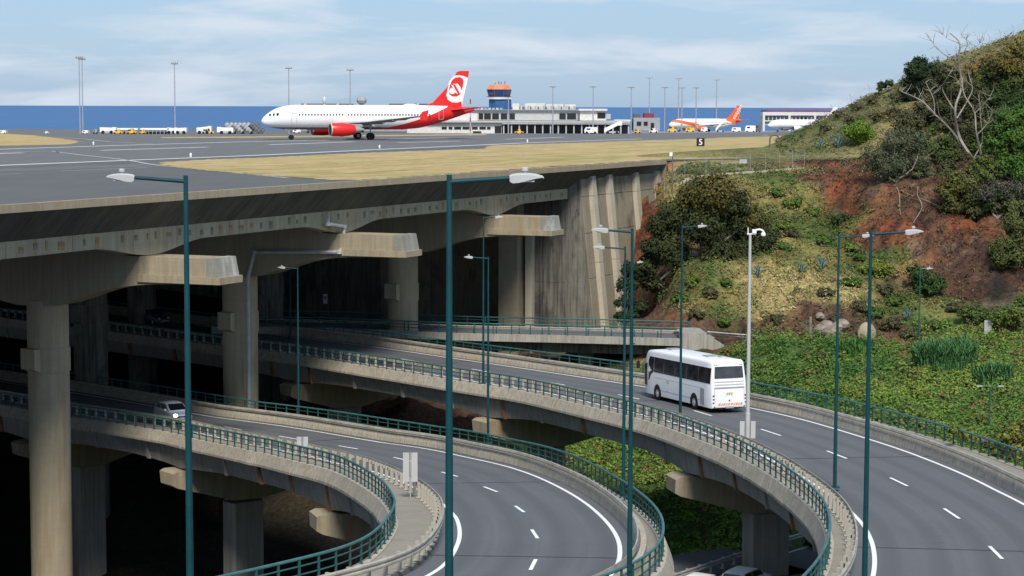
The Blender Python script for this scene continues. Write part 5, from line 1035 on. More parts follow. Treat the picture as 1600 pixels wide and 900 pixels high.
for x0, x1 in ((183, 215), (219, 261)): bbox(x0, x1, 200.2, 203, 470, 3, 'roof', 'white', r, bx); [bbox(x, x+.7, 203, 210, 470, .3, 'post', 'lampw', r, bx) for x in np.arange(x0+1, x1, 6)]; bbox(x0, x1, 206, 209.4, 471, .3, 'glass_side', 'glass', r, bx)
for i in range(8):
    x = 352+i*6.6; a = W(x, 194, 490+(i % 2)*3); b = W(x+13, 206.5, 490+(i % 2)*3); r = empty('grey_tube', (a[0], a[1], gnd(490))); tag(r, ('first', 'second', 'third', 'fourth', 'fifth', 'sixth', 'seventh', 'eighth')[i]+' tilted grey tube from the left in the row before the airliner nose', 'tube', 'row of tilted grey tubes'); g = gnd(490)
    P = [np.array([0, 0, a[2]-g])*(1-t)+np.array([b[0]-a[0], 0, b[2]-g])*t for t in (0, .25, .26, .5, .51, .75, .76, 1)]
    MB().tube(P, [.75, .8, .66, .8, .66, .8, .66, .75], 10).build('tube', M['greym' if i < 6 else 'greyd'], r); MB().box((1.2, 0, .4), (1.2, 1.4, .8)).build('cradle', M['greyd'], r)
# antenna lattice mast by the airliner tail
a = W(735, 155, 430); r = empty('striped_mast', (a[0], 430, gnd(430))); tag(r, 'thin red and white striped mast behind the airliner tail', 'mast'); h = a[2]-gnd(430)
for k in range(8): MB().tube([(0, 0, h*k/8), (0, 0, h*(k+1)/8)], .13, 6).build('band', M['darkred' if k % 2 else 'lampw'], r)
# number board
p = gsheet('', [(1094.5, 229)], 0, None)[0]; k = p[1]/FPX; r = empty('distance_board', p); tag(r, 'square black board with a white 5 on the grass', 'sign')
MB().box((0, 0, 7*k), (12.3*k, .25, 12.6*k)).build('board', M['black'], r); MB().box((-4*k, 0, .3*k), (k, .2, 1.4*k)).box((4*k, 0, .3*k), (k, .2, 1.4*k)).build('foot', M['greyd'], r)
cu = bpy.data.curves.new('numeral', 'FONT'); cu.body = '5'; cu.size = 13.*k; cu.extrude = .02; cu.offset = .012*k*10; cu.align_x = 'CENTER'; to = bpy.data.objects.new('t', cu); COL.objects.link(to); dg = bpy.context.evaluated_depsgraph_get(); me = bpy.data.meshes.new_from_object(to.evaluated_get(dg)); bpy.data.objects.remove(to); me.materials.clear(); me.materials.append(M['white']); o = ob('numeral', me, r, (0, -.15, 2.7*k)); o.rotation_euler = (PI/2, 0, 0)
p = aty(1210, 226, 236); r = empty('metal_hoop', (p[0], 236, ground_z(p[0], 236)[0]-.1)); tag(r, 'dark metal hoop standing on the grass near the hill', 'hoop'); k = 236/FPX
MB().tube([(-7.5*k, 0, 0), (-7*k, 0, 12*k)]+[(7.2*k*math.cos(t), 0, (13+7*math.sin(t))*k) for t in np.linspace(PI, 0, 9)]+[(7.5*k, 0, 0)], .09, 6).build('hoop', M['barkd'], r, True)
# ------------------------------------------------------------------ airport fence
def fence(pts, label, hpx, group='airport fences', arm=True, mat='greym'):
    r = empty('wire_fence', pts[len(pts)//2]); c = np.array(pts[len(pts)//2]); tag(r, label, 'fence', group)
    for p in pts:
        q = np.array(p)-c; MB().tube([q-np.array([0, 0, .3]), q+np.array([0, 0, hpx]), q+np.array([-.28, -.1, hpx+.35])], .022, 5).build('post', M[mat], r)
    for k in (.05, .25, .5, .75, 1.): MB().tube([np.array(p)-c+np.array([0, 0, hpx*k]) for p in pts], .007, 4).build('wire', M[mat], r)
    m = MB()
    for a, b in zip(pts[:-1], pts[1:]):
        a = np.array(a)-c; b = np.array(b)-c; n = int(np.linalg.norm(b-a)/.3)
        for i in range(n):
            for s in (0, 1):
                f0, f1 = (i, i+1) if s == 0 else (i+1, i); p0 = a+(b-a)*min(1, f0/n); p1 = a+(b-a)*min(1, f1/n)
                for z in np.arange(.1, hpx-.3, .6): m.tube([p0+np.array([0, 0, z]), p1+np.array([0, 0, z+.6])], .0028, 3, False)
    tag(m.build('mesh', M[mat], r), kind='stuff'); return r
fp = []
for x in (1038, 1070, 1103, 1128, 1150, 1172, 1196, 1218, 1238, 1257):
    p = aty(x, 278-(x-1038)*.028, 208+(x-1038)*.028); fp.append((p[0], p[1], ground_z(p[0], p[1])[0]))
fence(fp, 'wire fence along the grass ledge right of the platform end', 1.9)
m = MB(); rings = [[(p[0], p[1]-.3, p[2]-.4), (p[0], p[1]+.1, p[2]-.4), (p[0], p[1]+.1, p[2]+.16), (p[0], p[1]-.3, p[2]+.16)] for p in fp]; tag(m.loft(rings).build('fence_plinth', M['conc_pale']), 'low concrete plinth under the ledge fence', 'plinth')
p = fp[0]; q = aty(1050.5, 240, p[1]); r = empty('camera_post', (q[0], q[1]-.4, p[2])); tag(r, 'dark post with a white camera box at the end of the platform', 'camera pole'); MB().tube([(0, 0, 0), (0, 0, q[2]-p[2])], .06, 6).build('post', M['barkd'], r); MB().box((-.18, -.1, q[2]-p[2]-.05), (.3, .3, .38)).build('camera', M['white'], r)
p = aty(1161, 252, fp[4][1]-.1); r = empty('fence_plate', (p[0], p[1]-.1, p[2])); tag(r, 'pale warning plate hung on the ledge fence', 'sign'); MB().box((0, 0, 0), (.72, .03, .42)).build('plate', M['lampw'], r); MB().box((0, -.02, .06), (.5, .01, .05)).box((-.1, -.02, -.06), (.3, .01, .05)).build('print', M['greym'], r)
hf = []
for x, y in ((1265, 196), (1300, 178), (1330, 164), (1358, 150), (1385, 137.5), (1415, 123), (1447, 110), (1480, 96), (1515, 83), (1546, 71), (1563, 64), (1583, 56), (1602, 48), (1640, 35)):
    best = None
    for Y in np.arange(235, 275, 1.):
        p = aty(x, y, Y); g = ground_z(p[0], p[1])[0]; s_y = proj((p[0], p[1], g))[1]
        if best is None or s_y < best[0]: best = (s_y, (p[0], p[1], g))
    hf.append(best[1])
fence(hf, 'wire fence running up the crest of the hill', 1.05)
p = hf[4]; r = empty('white_marker_post', (p[0]+.3, p[1]-.6, p[2]-.3)); tag(r, 'short white concrete post on the hill crest', 'post'); MB().box((0, 0, .7), (.32, .32, 1.5)).build('post', M['lampw'], r)
gp = on_ground(1543, 528, 150, 215); r = empty('board_sign', gp); k = gp[1]/FPX; tag(r, 'grey slatted road sign seen from behind in the bushes at the right', 'sign')
for s in (-3.6, 3.6): MB().tube([(s*k, 0, -.2), (s*k, 0, 26*k)], .04, 6).build('post', M['steel'], r)
for i in range(7): MB().box((0, -.06, (5.5+i*3.1)*k+.1), (11.5*k, .03, 2.6*k)).build('slat', M['lampw'], r)
gp = on_ground(1266, 528, 150, 215); r = empty('stone_post', gp); tag(r, 'pale stone post beside the white rocks at the foot of the slope', 'post'); MB().tube([(0, 0, -.2), (0, 0, 1.8)], [.16, .12], 7).build('post', M['rock'], r)
for i, (x, y, s) in enumerate([(1283, 521, .8), (1291, 512, .65), (1298, 524, .9), (1306, 517, .7), (1315, 510, .75), (1280, 500, .5)]):
    gp = on_ground(x, y, 150, 215); m = MB(); R2 = []
    for a in (-1.2, -.5, .2, .8, 1.3): R2.append([(s*random.uniform(.8, 1.1)*math.cos(a)*math.cos(t), s*random.uniform(.7, 1.)*math.cos(a)*math.sin(t), s*.7*math.sin(a)*random.uniform(.85, 1.1)) for t in np.linspace(0, 2*PI, 9, endpoint=False)])
    tag(m.loft(R2).build('rock', M['rock'], None, False, tuple(gp+np.array([0, -.3, .2]))), ('leftmost low', 'flat upper', 'largest lower', 'right hand middle', 'rightmost upper', 'topmost separate')[i]+' pale rock in the heap at the foot of the slope', 'rock', 'pale rocks at the foot of the slope')
gp = on_ground(1354, 524, 150, 215); m = MB(); R2 = [[(.9*math.cos(a)*math.cos(t), .7*math.cos(a)*math.sin(t), 1.15*math.sin(a)) for t in np.linspace(0, 2*PI, 9, endpoint=False)] for a in (-1.2, -.4, .3, .9, 1.35)]
tag(m.loft(R2).build('boulder', M['conc_cross'], None, True, tuple(gp)), 'tall ochre boulder behind the right foreground lamp post', 'rock')
# ------------------------------------------------------------------ vegetation
class Fol:
    def __init__(s): s.P = []; s.Cc = []
    def leaves(s, c, nrm, size, col, asp=.6):
        n = len(c); a = RS.normal(size=(n, 3)); a -= (a*nrm).sum(1)[:, None]*nrm*.9; a /= np.linalg.norm(a, axis=1)[:, None]+1e-9; b = np.cross(nrm, a); b /= np.linalg.norm(b, axis=1)[:, None]+1e-9
        sz = np.asarray(size)[:, None]*np.ones((n, 1)); h = sz; w_ = sz*asp
        q = np.stack([c-a*h*.5, c+b*w_*.5-a*h*.05, c+a*h*.6+nrm*sz*.12, c-b*w_*.5-a*h*.05], 1); s.P.append(q); s.Cc.append(np.repeat(col[:, None, :], 4, 1))
    def blob(s, c, r, n, size, ca, cb, up=.35, shell=.55):
        r = np.array(r if hasattr(r, '__len__') else (r, r, r*.8)); k = max(3, int(n/26)); 
        cd = RS.normal(size=(k, 3)); cd /= np.linalg.norm(cd, axis=1)[:, None]; cc = np.array(c)+cd*r*(RS.uniform(shell, 1., k)[:, None]); cr = r.mean()*RS.uniform(.24, .46, k)
        ct = RS.rand(k); w = RS.randint(0, k, n); d = RS.normal(size=(n, 3)); d /= np.linalg.norm(d, axis=1)[:, None]
        pos = cc[w]+d*cr[w][:, None]*RS.uniform(.6, 1.1, n)[:, None]; nn = d*.8+cd[w]*.5+np.array([0, 0, up])+RS.normal(size=(n, 3))*.25; nn /= np.linalg.norm(nn, axis=1)[:, None]
        t = np.clip(ct[w]*.7+RS.rand(n)*.5, 0, 1)[:, None]; col = np.array(ca)*(1-t)+np.array(cb)*t; col = col*RS.uniform(.75, 1.25, (n, 1))
        s.leaves(pos, nn, size*RS.uniform(.7, 1.3, n), col)
    def build(s, name, parent=None, origin=(0, 0, 0)):
        V = np.concatenate(s.P).reshape(-1, 3)-np.array(origin); C = np.concatenate(s.Cc).reshape(-1, 3); return ob(name, npmesh(name, V, np.arange(len(V)).reshape(-1, 4), C, M['leaf']), parent)
def limb(m, a, b, r0, r1, bend=.12, n=6):
    a = np.array(a, float); b = np.array(b, float); L_ = np.linalg.norm(b-a); o = RS.normal(size=3)*bend*L_
    P = [a+(b-a)*t+o*math.sin(PI*t)*.6+RS.normal(size=3)*L_*.02 for t in np.linspace(0, 1, n)]; m.tube(P, list(np.linspace(r0, r1, n)), 6); return P
DKG, MDG, YLG, OLV, BRT, ORG = (.022, .040, .014), (.05, .085, .022), (.11, .14, .03), (.075, .085, .028), (.10, .19, .02), (.17, .12, .028)
def plant(name, label, cat, base, blobs, Y, ca, cb, n=900, size=.28, trunk='barkd', tr=.14, group=None, limbs=True, up=.35):
    b = on_ground(*base, 150, 262) if len(base) == 2 else np.array(base); Yp = b[1] if Y is None else Y; b = aty(*base, Yp) if Y is not None and len(base) == 2 else b
    g = ground_z(b[0], b[1])[0]; b[2] = g; r = empty(name, b); tag(r, label, cat, group); F = Fol(); k = Yp/FPX; m = MB()
    for bl in blobs:
        x, y, rp = bl[:3]; dy = bl[3] if len(bl) > 3 else RS.uniform(-1, .6); p = aty(x, y, Yp+dy); c2 = bl[4] if len(bl) > 4 else None
        F.blob(p, (rp*k*1.05, rp*k*.95, rp*k*.8), int(n*(rp*k)**1.6*.75)+120, size, c2 or ca, cb, up)
        if limbs: limb(m, (b[0]+RS.uniform(-.1, .1), b[1], g-.2), p-np.array([0, 0, rp*k*.3]), tr, tr*.3)
    if limbs: m.build('trunk', M[trunk], r, True, tuple(-np.array(b)))
    
    for bl in blobs:
        p = aty(bl[0], bl[1], Yp); n2_ = int(40*(bl[2]*k)**1.3); d_ = RS.normal(size=(n2_, 3)); d_ /= np.linalg.norm(d_, axis=1)[:, None]; t_ = RS.rand(n2_, 1); F.leaves(p+d_*bl[2]*k*RS.uniform(1., 1.35, (n2_, 1)), d_, size*RS.uniform(.6, 1.2, n2_), (np.array(ca)*(1-t_)+np.array(cb)*t_))
        if limbs:
            mt = MB()
            for _ in range(3): d2_ = RS.normal(size=3)*np.array([1, .6, .8])+np.array([0, 0, .3]); d2_ /= np.linalg.norm(d2_); mt.tube([p-np.array(b), p-np.array(b)+d2_*bl[2]*k*.7, p-np.array(b)+d2_*bl[2]*k*1.3+RS.normal(size=3)*.15], [.05, .035, .012], 4)
            m2 = mt.build('twigs', M[trunk], r)
    F.build('crown', r, b); return r
plant('acacia_tree', 'big dark spreading tree with orange tinged top right of the brown wall', 'tree', (1108, 462), [(1112, 300, 34, -2, ORG), (1085, 308, 28, -1.5, ORG), (1140, 318, 30, -1), (1060, 340, 30, -1), (1030, 352, 22, -1), (1095, 352, 34, -2), (1150, 352, 28), (1178, 345, 26, 0, ORG), (1195, 372, 24), (1025, 385, 22), (1050, 395, 28), (1010, 415, 18), (1125, 395, 26, -2.5), (1165, 395, 26, -1), (1020, 440, 18), (1070, 430, 22), (1200, 400, 16), (990, 425, 14, 0), (985, 445, 12, 0)], 197.5, (.020, .032, .013), (.06, .07, .025), 1300, .28, 'bark', .2)
plant('round_bush', 'bright yellow green round bush on the upper slope', 'bush', (1345, 225), [(1330, 205, 13), (1345, 200, 15), (1357, 212, 13), (1340, 215, 14)], None, BRT, (.16, .26, .03), 1600, .2, tr=.05)
plant('grey_green_bush', 'large grey green bush in the middle of the red slope', 'bush', (1400, 285), [(1365, 245, 22), (1395, 222, 24), (1425, 225, 22), (1400, 255, 28), (1432, 250, 22), (1380, 265, 18), (1440, 215, 14)], None, (.05, .065, .03), (.11, .125, .07), 1000, .2, tr=.09, trunk='bark')
plant('dark_tree', 'dark green tree with a bluish tip on the hill crest', 'tree', (1440, 160), [(1437, 98, 12), (1430, 110, 16), (1445, 115, 18), (1425, 130, 15), (1450, 132, 20), (1425, 148, 15), (1445, 150, 18)], None, (.014, .026, .014), (.035, .055, .022), 1300, .3, tr=.12)
plant('dark_shrub', 'small dark shrub on the hill crest right of the fence bend', 'bush', (1390, 142), [(1378, 133, 7), (1388, 130, 7), (1375, 138, 5)], None, DKG, MDG, 1300, .25, tr=.04)
plant('tall_shrub', 'tall olive shrub behind the dead tree', 'tree', (1490, 330), [(1485, 278, 18), (1500, 285, 20), (1478, 300, 18), (1505, 305, 20), (1490, 318, 20), (1515, 290, 16)], None, OLV, (.12, .125, .035), 1000, .25, tr=.1)
plant('leafy_tree', 'olive tree with golden top at the right edge of the hill', 'tree', (1575, 170), [(1560, 100, 20, -1, ORG), (1590, 105, 20, -1, ORG), (1560, 125, 22), (1590, 130, 24), (1545, 112, 14), (1575, 150, 20), (1610, 110, 20), (1610, 145, 22)], None, MDG, OLV, 1100, .3, tr=.14)
plant('leafy_tree', 'bright green tree against the right edge of the picture', 'tree', (1590, 290), [(1575, 185, 20), (1600, 180, 22), (1570, 205, 22), (1595, 215, 26), (1555, 225, 20), (1580, 245, 26), (1610, 240, 22), (1560, 262, 18), (1600, 270, 24)], None, (.04, .10, .02), (.09, .17, .03), 1100, .26, tr=.15)
plant('dark_tree', 'dark bush mass behind the pale dead branches', 'tree', (1520, 190), [(1480, 140, 18), (1505, 150, 20), (1530, 145, 20), (1495, 170, 20), (1525, 175, 20), (1545, 165, 16), (1470, 165, 16)], None, (.03, .04, .018), (.08, .085, .035), 1000, .26, tr=.12)
plant('olive_bush', 'olive bush mass right of the bare tree trunk', 'bush', (1560, 230), [(1545, 205, 18), (1530, 215, 16), (1560, 180, 18), (1540, 240, 18)], None, (.04, .06, .02), (.09, .11, .035), 1000, .26, tr=.08)
plant('dark_shrub', 'dense dark bush directly behind the bare tree crown', 'bush', (1500, 230), [(1465, 135, 16), (1485, 115, 16), (1500, 200, 18), (1478, 195, 16), (1510, 225, 16), (1520, 200, 14)], None, (.03, .045, .02), (.10, .10, .045), 1000, .26, tr=.08)
plant('golden_bush', 'golden brown bush high on the hill beneath the crest fence', 'bush', (1560, 125), [(1530, 98, 13), (1548, 92, 12), (1515, 108, 12)], None, (.16, .12, .04), (.24, .19, .06), 1000, .24, tr=.06)
plant('grey_green_bush', 'small grey green bush below the large grey green one', 'bush', (1445, 280), [(1440, 262, 12), (1452, 270, 12), (1430, 272, 10)], None, (.06, .08, .035), (.12, .14, .07), 1000, .22, tr=.06)
for x_, y_, l_, ca_, cb_ in ((1462, 118, 'dark green bush at the left of the bare tree crown', DKG, OLV), (1535, 135, 'olive green bush filling the gap right of the bare tree crown', OLV, YLG), (1560, 165, 'dark green bush between the golden topped and bright green trees', DKG, MDG), (1455, 168, 'brownish bush below the crest tree', (.06, .06, .03), (.12, .11, .05)), (1475, 235, 'mid green bush left of the bare tree trunk', MDG, (.09, .12, .04)), (1535, 265, 'mid green bush under the olive bush mass', MDG, YLG), (1520, 320, 'brown green bush at the foot of the tall olive shrub', (.06, .07, .03), OLV), (1555, 315, 'dark green bush left of the grey leafless looking tree', DKG, MDG), (1590, 325, 'olive green bush at the right edge above the brown slope', OLV, (.1, .12, .04)), (1590, 85, 'golden green bush at the top right edge of the hill', (.12, .11, .03), (.2, .17, .05)), (1420, 195, 'brown green bush between crest tree and grey green bush', (.06, .065, .03), (.11, .11, .05)), (1600, 155, 'dark green bush at the right edge under the golden topped tree', DKG, MDG)):
    plant('hill_bush', l_, 'bush', (x_, y_+20), [(x_-12, y_, 15), (x_+12, y_-3, 16), (x_, y_-13, 14), (x_+4, y_+10, 15)], None, ca_, cb_, 900, .26, tr=.06, group='dense bushes on the upper hill')
plant('grey_tree', 'grey leafless looking tree at the right above the brown slope', 'tree', (1560, 345), [(1550, 290, 18), (1575, 300, 18), (1595, 290, 18), (1540, 305, 14), (1590, 315, 15)], None, (.05, .055, .035), (.10, .10, .075), 700, .2, tr=.12, trunk='bark')
plant('olive_bush', 'olive bush on the brown slope by the right edge', 'bush', (1590, 420), [(1585, 350, 20), (1600, 370, 22), (1570, 385, 20), (1590, 400, 22), (1565, 405, 16)], None, OLV, (.10, .12, .035), 1000, .24, tr=.1)
plant('bright_bush', 'small bright green bush on the brown slope at the right', 'bush', (1556, 398), [(1553, 390, 9), (1560, 388, 8)], None, BRT, (.12, .22, .03), 1500, .2, tr=.04)
plant('yellow_bush', 'yellow green bush behind the right foreground lamp post', 'bush', (1365, 430), [(1352, 418, 10), (1368, 415, 13), (1382, 422, 12), (1375, 430, 10)], None, (.10, .15, .02), (.18, .22, .04), 1500, .22, tr=.05)
plant('green_shrub', 'dark green creeping shrub between the slope and the brown rock', 'bush', (1455, 460), [(1430, 425, 14), (1450, 432, 16), (1465, 445, 15), (1445, 450, 16), (1440, 440, 14)], None, (.025, .06, .018), (.06, .11, .03), 1100, .22, tr=.05)
plant('green_shrub', 'dark green bush alone high on the grassy slope', 'bush', (1317, 350), [(1312, 340, 9), (1322, 342, 9), (1305, 344, 7)], None, DKG, MDG, 1300, .22, tr=.04)
plant('green_shrub', 'pale green bush under the dark rock at the valley edge', 'bush', (1530, 500), [(1512, 488, 14), (1530, 490, 16), (1545, 492, 12), (1520, 496, 14)], None, MDG, (.10, .15, .04), 1100, .22, tr=.05)
plant('green_shrub', 'pale green mound of bushes at the right of the valley', 'bush', (1580, 520), [(1560, 495, 16), (1580, 492, 18), (1598, 500, 16), (1570, 508, 16), (1592, 515, 16)], None, (.06, .11, .025), YLG, 1000, .22, tr=.05)
plant('dark_shrub', 'dark ivy like shrub hugging the foot of the brown wall', 'bush', (978, 500), [(985, 420, 14, 0), (978, 445, 15, 0), (975, 470, 14, 0), (985, 492, 15, 0), (1000, 480, 13, 0), (970, 495, 10, 0)], 191.5, (.015, .03, .012), (.035, .06, .02), 1000, .26, tr=.06)
plant('yellow_flowered_bush', 'yellowish leafy bush behind the far railing at the lower right', 'bush', (1540, 700), [(1490, 672, 10), (1510, 680, 12), (1535, 690, 14), (1560, 700, 15), (1590, 700, 22), (1575, 680, 15), (1600, 670, 18)], 113.5, (.07, .14, .03), (.26, .24, .05), 900, .2, tr=.05)
# bare pale tree
Yd = on_ground(1512, 245, 190, 250)[1]-1.5; base = aty(1512, 245, Yd); gz = ground_z(base[0], base[1])[0]; r = empty('dead_tree', (base[0], base[1], gz)); tag(r, 'bare pale dead tree with many twisted branches before the hill', 'tree'); m = MB(); O = np.array([base[0], base[1], gz])
def zp(X, Y, dy=0): return aty(1200+X/4, 30+Y/4, Yd+dy)
st = [([(1290, 880), (1250, 830), (1190, 720), (1170, 560), (1210, 420), (1190, 260), (1200, 150), (1140, 90)], .17), ([(1230, 810), (1150, 700), (1050, 600), (960, 510), (830, 450)], .12), ([(1040, 590), (1035, 500), (985, 395)], .07), ([(1330, 840), (1300, 700), (1290, 580), (1225, 470), (1215, 370), (1250, 330)], .12), ([(1165, 570), (1090, 440), (1110, 380), (1160, 300)], .07), ([(1290, 590), (1340, 540), (1390, 480)], .06), ([(1310, 720), (1380, 640), (1400, 570)], .06), ([(1190, 260), (1100, 220), (1050, 170), (1010, 120)], .06), ([(1210, 230), (1250, 150), (1210, 100)], .05), ([(1200, 260), (1260, 210), (1300, 170), (1350, 130)], .06), ([(1180, 620), (1240, 520), (1280, 430), (1250, 330), (1270, 250)], .08), ([(1280, 880), (1340, 760), (1330, 640), (1320, 480)], .08), ([(1060, 610), (1000, 560), (940, 440)], .06), ([(1195, 150), (1120, 120), (1075, 75)], .035), ([(1190, 200), (1230, 160), (1290, 200)], .035), ([(1500, 1010), (1480, 900), (1440, 740), (1445, 580)], .07), ([(1235, 1290), (1200, 1100), (1160, 960), (1130, 880)], .08), ([(1240, 1290), (1255, 1150), (1230, 900)], .07)]
for pts, r0 in st:
    P = [zp(x, y, RS.uniform(-.8, .8)) for x, y in pts]; Q = spline(P, .5); m.tube([q-O for q in Q], list(np.linspace(r0, r0*.35, len(Q))), 6)
    for _ in range(7):
        q = Q[RS.randint(len(Q)//2, len(Q))]; d = RS.normal(size=3)*np.array([1, .6, .6])+np.array([0, 0, .7]); d /= np.linalg.norm(d); L_ = RS.uniform(.5, 1.6); m.tube([q-O, q-O+d*L_*.5, q-O+d*L_+RS.normal(size=3)*.15], [.035, .025, .012], 4)
m.build('branches', M['bark'], r, True)
for pts, lb in (([(800, 155), (815, 200), (820, 300), (822, 330)], 'thin pale bare stem hanging on the red slope, left one'), ([(932, 150), (930, 230), (960, 285), (905, 385)], 'thin pale bare stem hanging on the red slope, middle one'), ([(1060, 280), (1000, 260), (880, 205), (830, 190)], 'thin pale root trailing across the red slope')):
    P = []
    for x, y in pts: g = on_ground(1200+x/4, 255+y/4, 170, 250); P.append(g+np.array([0, -.35, .1]))
    c = P[0]; tag(MB().tube([p-c for p in spline(P, .4)], .035, 5).build('bare_stem', M['bark'], None, True, tuple(c)), lb, 'branch')
# agaves
lf = MB(); rg = []
for t in np.linspace(0, 1, 6): wd = .13*(1-t)**.7*(.6+.9*t) if t < 1 else .002; zc = .75*math.sin(t*1.35); xc = t*1.05*(.55+.45*t); rg.append([(xc, -wd, zc+.03), (xc, 0, zc-.03), (xc, wd, zc+.03), (xc, 0, zc+.02)])
agl = lf.loft(rg).mesh('agave_leaf', plain('blue_green_agave', (.12, .21, .19), .6, var=.2), False)
for x, y, s, lb in ((1310, 232, 1.3, 'large blue grey agave on the red soil near the bright bush'), (1283, 424, 1.05, 'large blue green agave in the middle of the grassy slope'), (1252, 426, .75, 'smaller blue green agave left of the largest slope agave'), (1184, 434, .9, 'blue green agave right of the white camera pole'), (1417, 501, .8, 'small agave on the dark rock above the green field'), (1281, 233, .9, 'small pale agave at the left end of the red soil')):
    gp = on_ground(x, y, 150, 240); r = empty('agave', gp+np.array([0, -.15, 0])); tag(r, lb, 'agave', 'agaves on the hillside')
    for k in range(20):
        o = ob('leaf', agl, r, (0, 0, 0)); o.rotation_euler = (0, -.15+(.7 if k > 12 else (.45 if k > 6 else 0))*-1., k*2.399); o.scale = (s, s, s)
# ground cover
def cover(name, label, mask, n, per_, size, hgt, colf, seed):
    n = int(n*1.25)
    rs = np.random.RandomState(seed); X = rs.uniform(2, 72, n*3); Y = rs.uniform(104, 262, n*3); Z = ground_z(X, Y)
    P = np.column_stack([X, Y, Z]); px, py = np.array([proj(p) for p in P]).T; k = (px > 820) & (px < 1720) & (py < 1000)
    X, Y, Z, px, py = X[k], Y[k], Z[k], px[k], py[k]; k = mask(X, Y, Z, px, py); X, Y, Z, px, py = X[k][:n], Y[k][:n], Z[k][:n], px[k][:n], py[k][:n]
    F = Fol(); N_ = len(X); base = colf(X, Y, px, py, rs); w = np.repeat(np.arange(N_), per_); c = rs.normal(size=(len(w), 3))
    hh = hgt*rs.uniform(.4, 1.4, N_)*np.clip(1+fbm(X, Y, .3, 77.)*1.6, .35, 2.2); rr = rs.uniform(.35, .9, N_); d = c/np.linalg.norm(c, axis=1)[:, None]; d[:, 2] = np.abs(d[:, 2])
    pos = np.column_stack([X, Y, Z])[w]+d*np.column_stack([rr, rr, hh])[w]*rs.uniform(.6, 1.05, (len(w), 1)); nn = d*.9+np.array([0, -.1, .55])+rs.normal(size=(len(w), 3))*.3; nn /= np.linalg.norm(nn, axis=1)[:, None]
    col = base[w]*rs.uniform(.65, 1.35, (len(w), 1)); F.leaves(pos, nn, size*rs.uniform(.6, 1.4, len(w)), col, .55); tag(F.build(name), label, 'ground cover', kind='stuff')
rA = np.array([flA[i]-NA[i]*(wfA[i]+.6) for i in range(nA)]); rAn = rA[(rA[:, 1] > 60)]
def offroad(X, Y): # beyond the far parapet of the upper viaduct
    o = np.argsort(rAn[:, 1]); return X > np.interp(Y, rAn[o, 1], rAn[o, 0])+.4
zx_ = lambda X, Y: CX[np.argmin((X[:, None]-CX[None, :, 0])**2+(Y[:, None]-CX[None, :, 1])**2, axis=1), 3]
zc_ = lambda X, Y: CT[np.argmin((X[:, None]-CT[None, :, 0])**2+(Y[:, None]-CT[None, :, 1])**2, axis=1), 3]
def colfield(X, Y, px, py, rs):
    a = np.clip(fbm(X, Y, .12, 2.)+.5, 0, 1)[:, None]; b = np.clip(fbm(X, Y, .4, 6.)*1.3+.35, 0, 1)[:, None]; c = np.array((.055, .14, .026))*(1-a)+np.array((.16, .235, .04))*a; c = c*(1-b*.3)+np.array((.25, .24, .06))*b*.3
    k = rs.rand(len(X)) < .07; c[k] = (.20, .10, .05); return c
offC = lambda X, Y: ~((X < 10.2) & (Y > 176) & (Y < 190) | (X < 14.5) & (Y > 178.5) & (Y < 186) & (X > 8))
cover('vine_cover', 'dense green vines filling the field behind the coach', lambda X, Y, Z, px, py: offroad(X, Y) & (Y < 184) & offC(X, Y) & ((zc_(X, Y) == V_) | (Y < 178)), 9500, 24, .24, .75, colfield, 5)
cover('vine_cover', 'green creepers on the steep bank under the upper viaduct', lambda X, Y, Z, px, py: ~offroad(X, Y) & (Y < 184) & (Z < -16.6) & ~((np.abs(Y-(124.6+(X-16.6)*1.25)) < 7.5) & (X > 11) & (Y < 150)) & (X > -1), 6500, 20, .24, .6, lambda X, Y, px, py, rs: colfield(X, Y, px, py, rs)*np.array((1.5, 1.75, 1.3)), 9)  # leaf colours multiplied up to paint in skylight missing under the deck
def colslope(X, Y, px, py, rs):
    a = np.clip(fbm(X, Y, .22, 21.)*2.2+.5, 0, 1)[:, None]; c = np.array((.075, .125, .03))*(1-a)+np.array((.24, .22, .075))*a
    g = (px > 1180) & (px < 1340) & (py > 430) & (py < 500) & (rs.rand(len(X)) < .65); c[g] = (.42, .36, .19); k = rs.rand(len(X)) < .12; c[k] = (.14, .08, .045); return c
sl_ok = lambda X, Y, Z, px, py: (Y > 181) & (Y < 217) & (X > 9.5) & np.isin(zx_(X, Y), (G, D)) & offC(X, Y)
cover('slope_scrub', 'green and straw scrub covering the steep slope beside the wall', sl_ok, 8000, 16, .22, .5, colslope, 12)
cover('slope_scrub', 'low dry grass and weeds on the hill top', lambda X, Y, Z, px, py: (Y > 217) & (px > 1215) & np.isin(zc_(X, Y), (G, D)) & (Z > .3), 5000, 12, .24, .34, lambda X, Y, px, py, rs: colslope(X, Y, px, py, rs)*.85, 14)
cover('slope_scrub', 'sparse brown scrub and litter on the red and brown cut', lambda X, Y, Z, px, py: (Y > 181) & np.isin(zx_(X, Y), (R_, B_)) & (px > 1180), 6500, 10, .22, .28, lambda X, Y, px, py, rs: np.where(rs.rand(len(X), 1) < .35, np.array([[.07, .085, .03]]), np.where(rs.rand(len(X), 1) < .5, np.array([[.16, .11, .07]]), np.array([[.05, .035, .025]]))), 15)
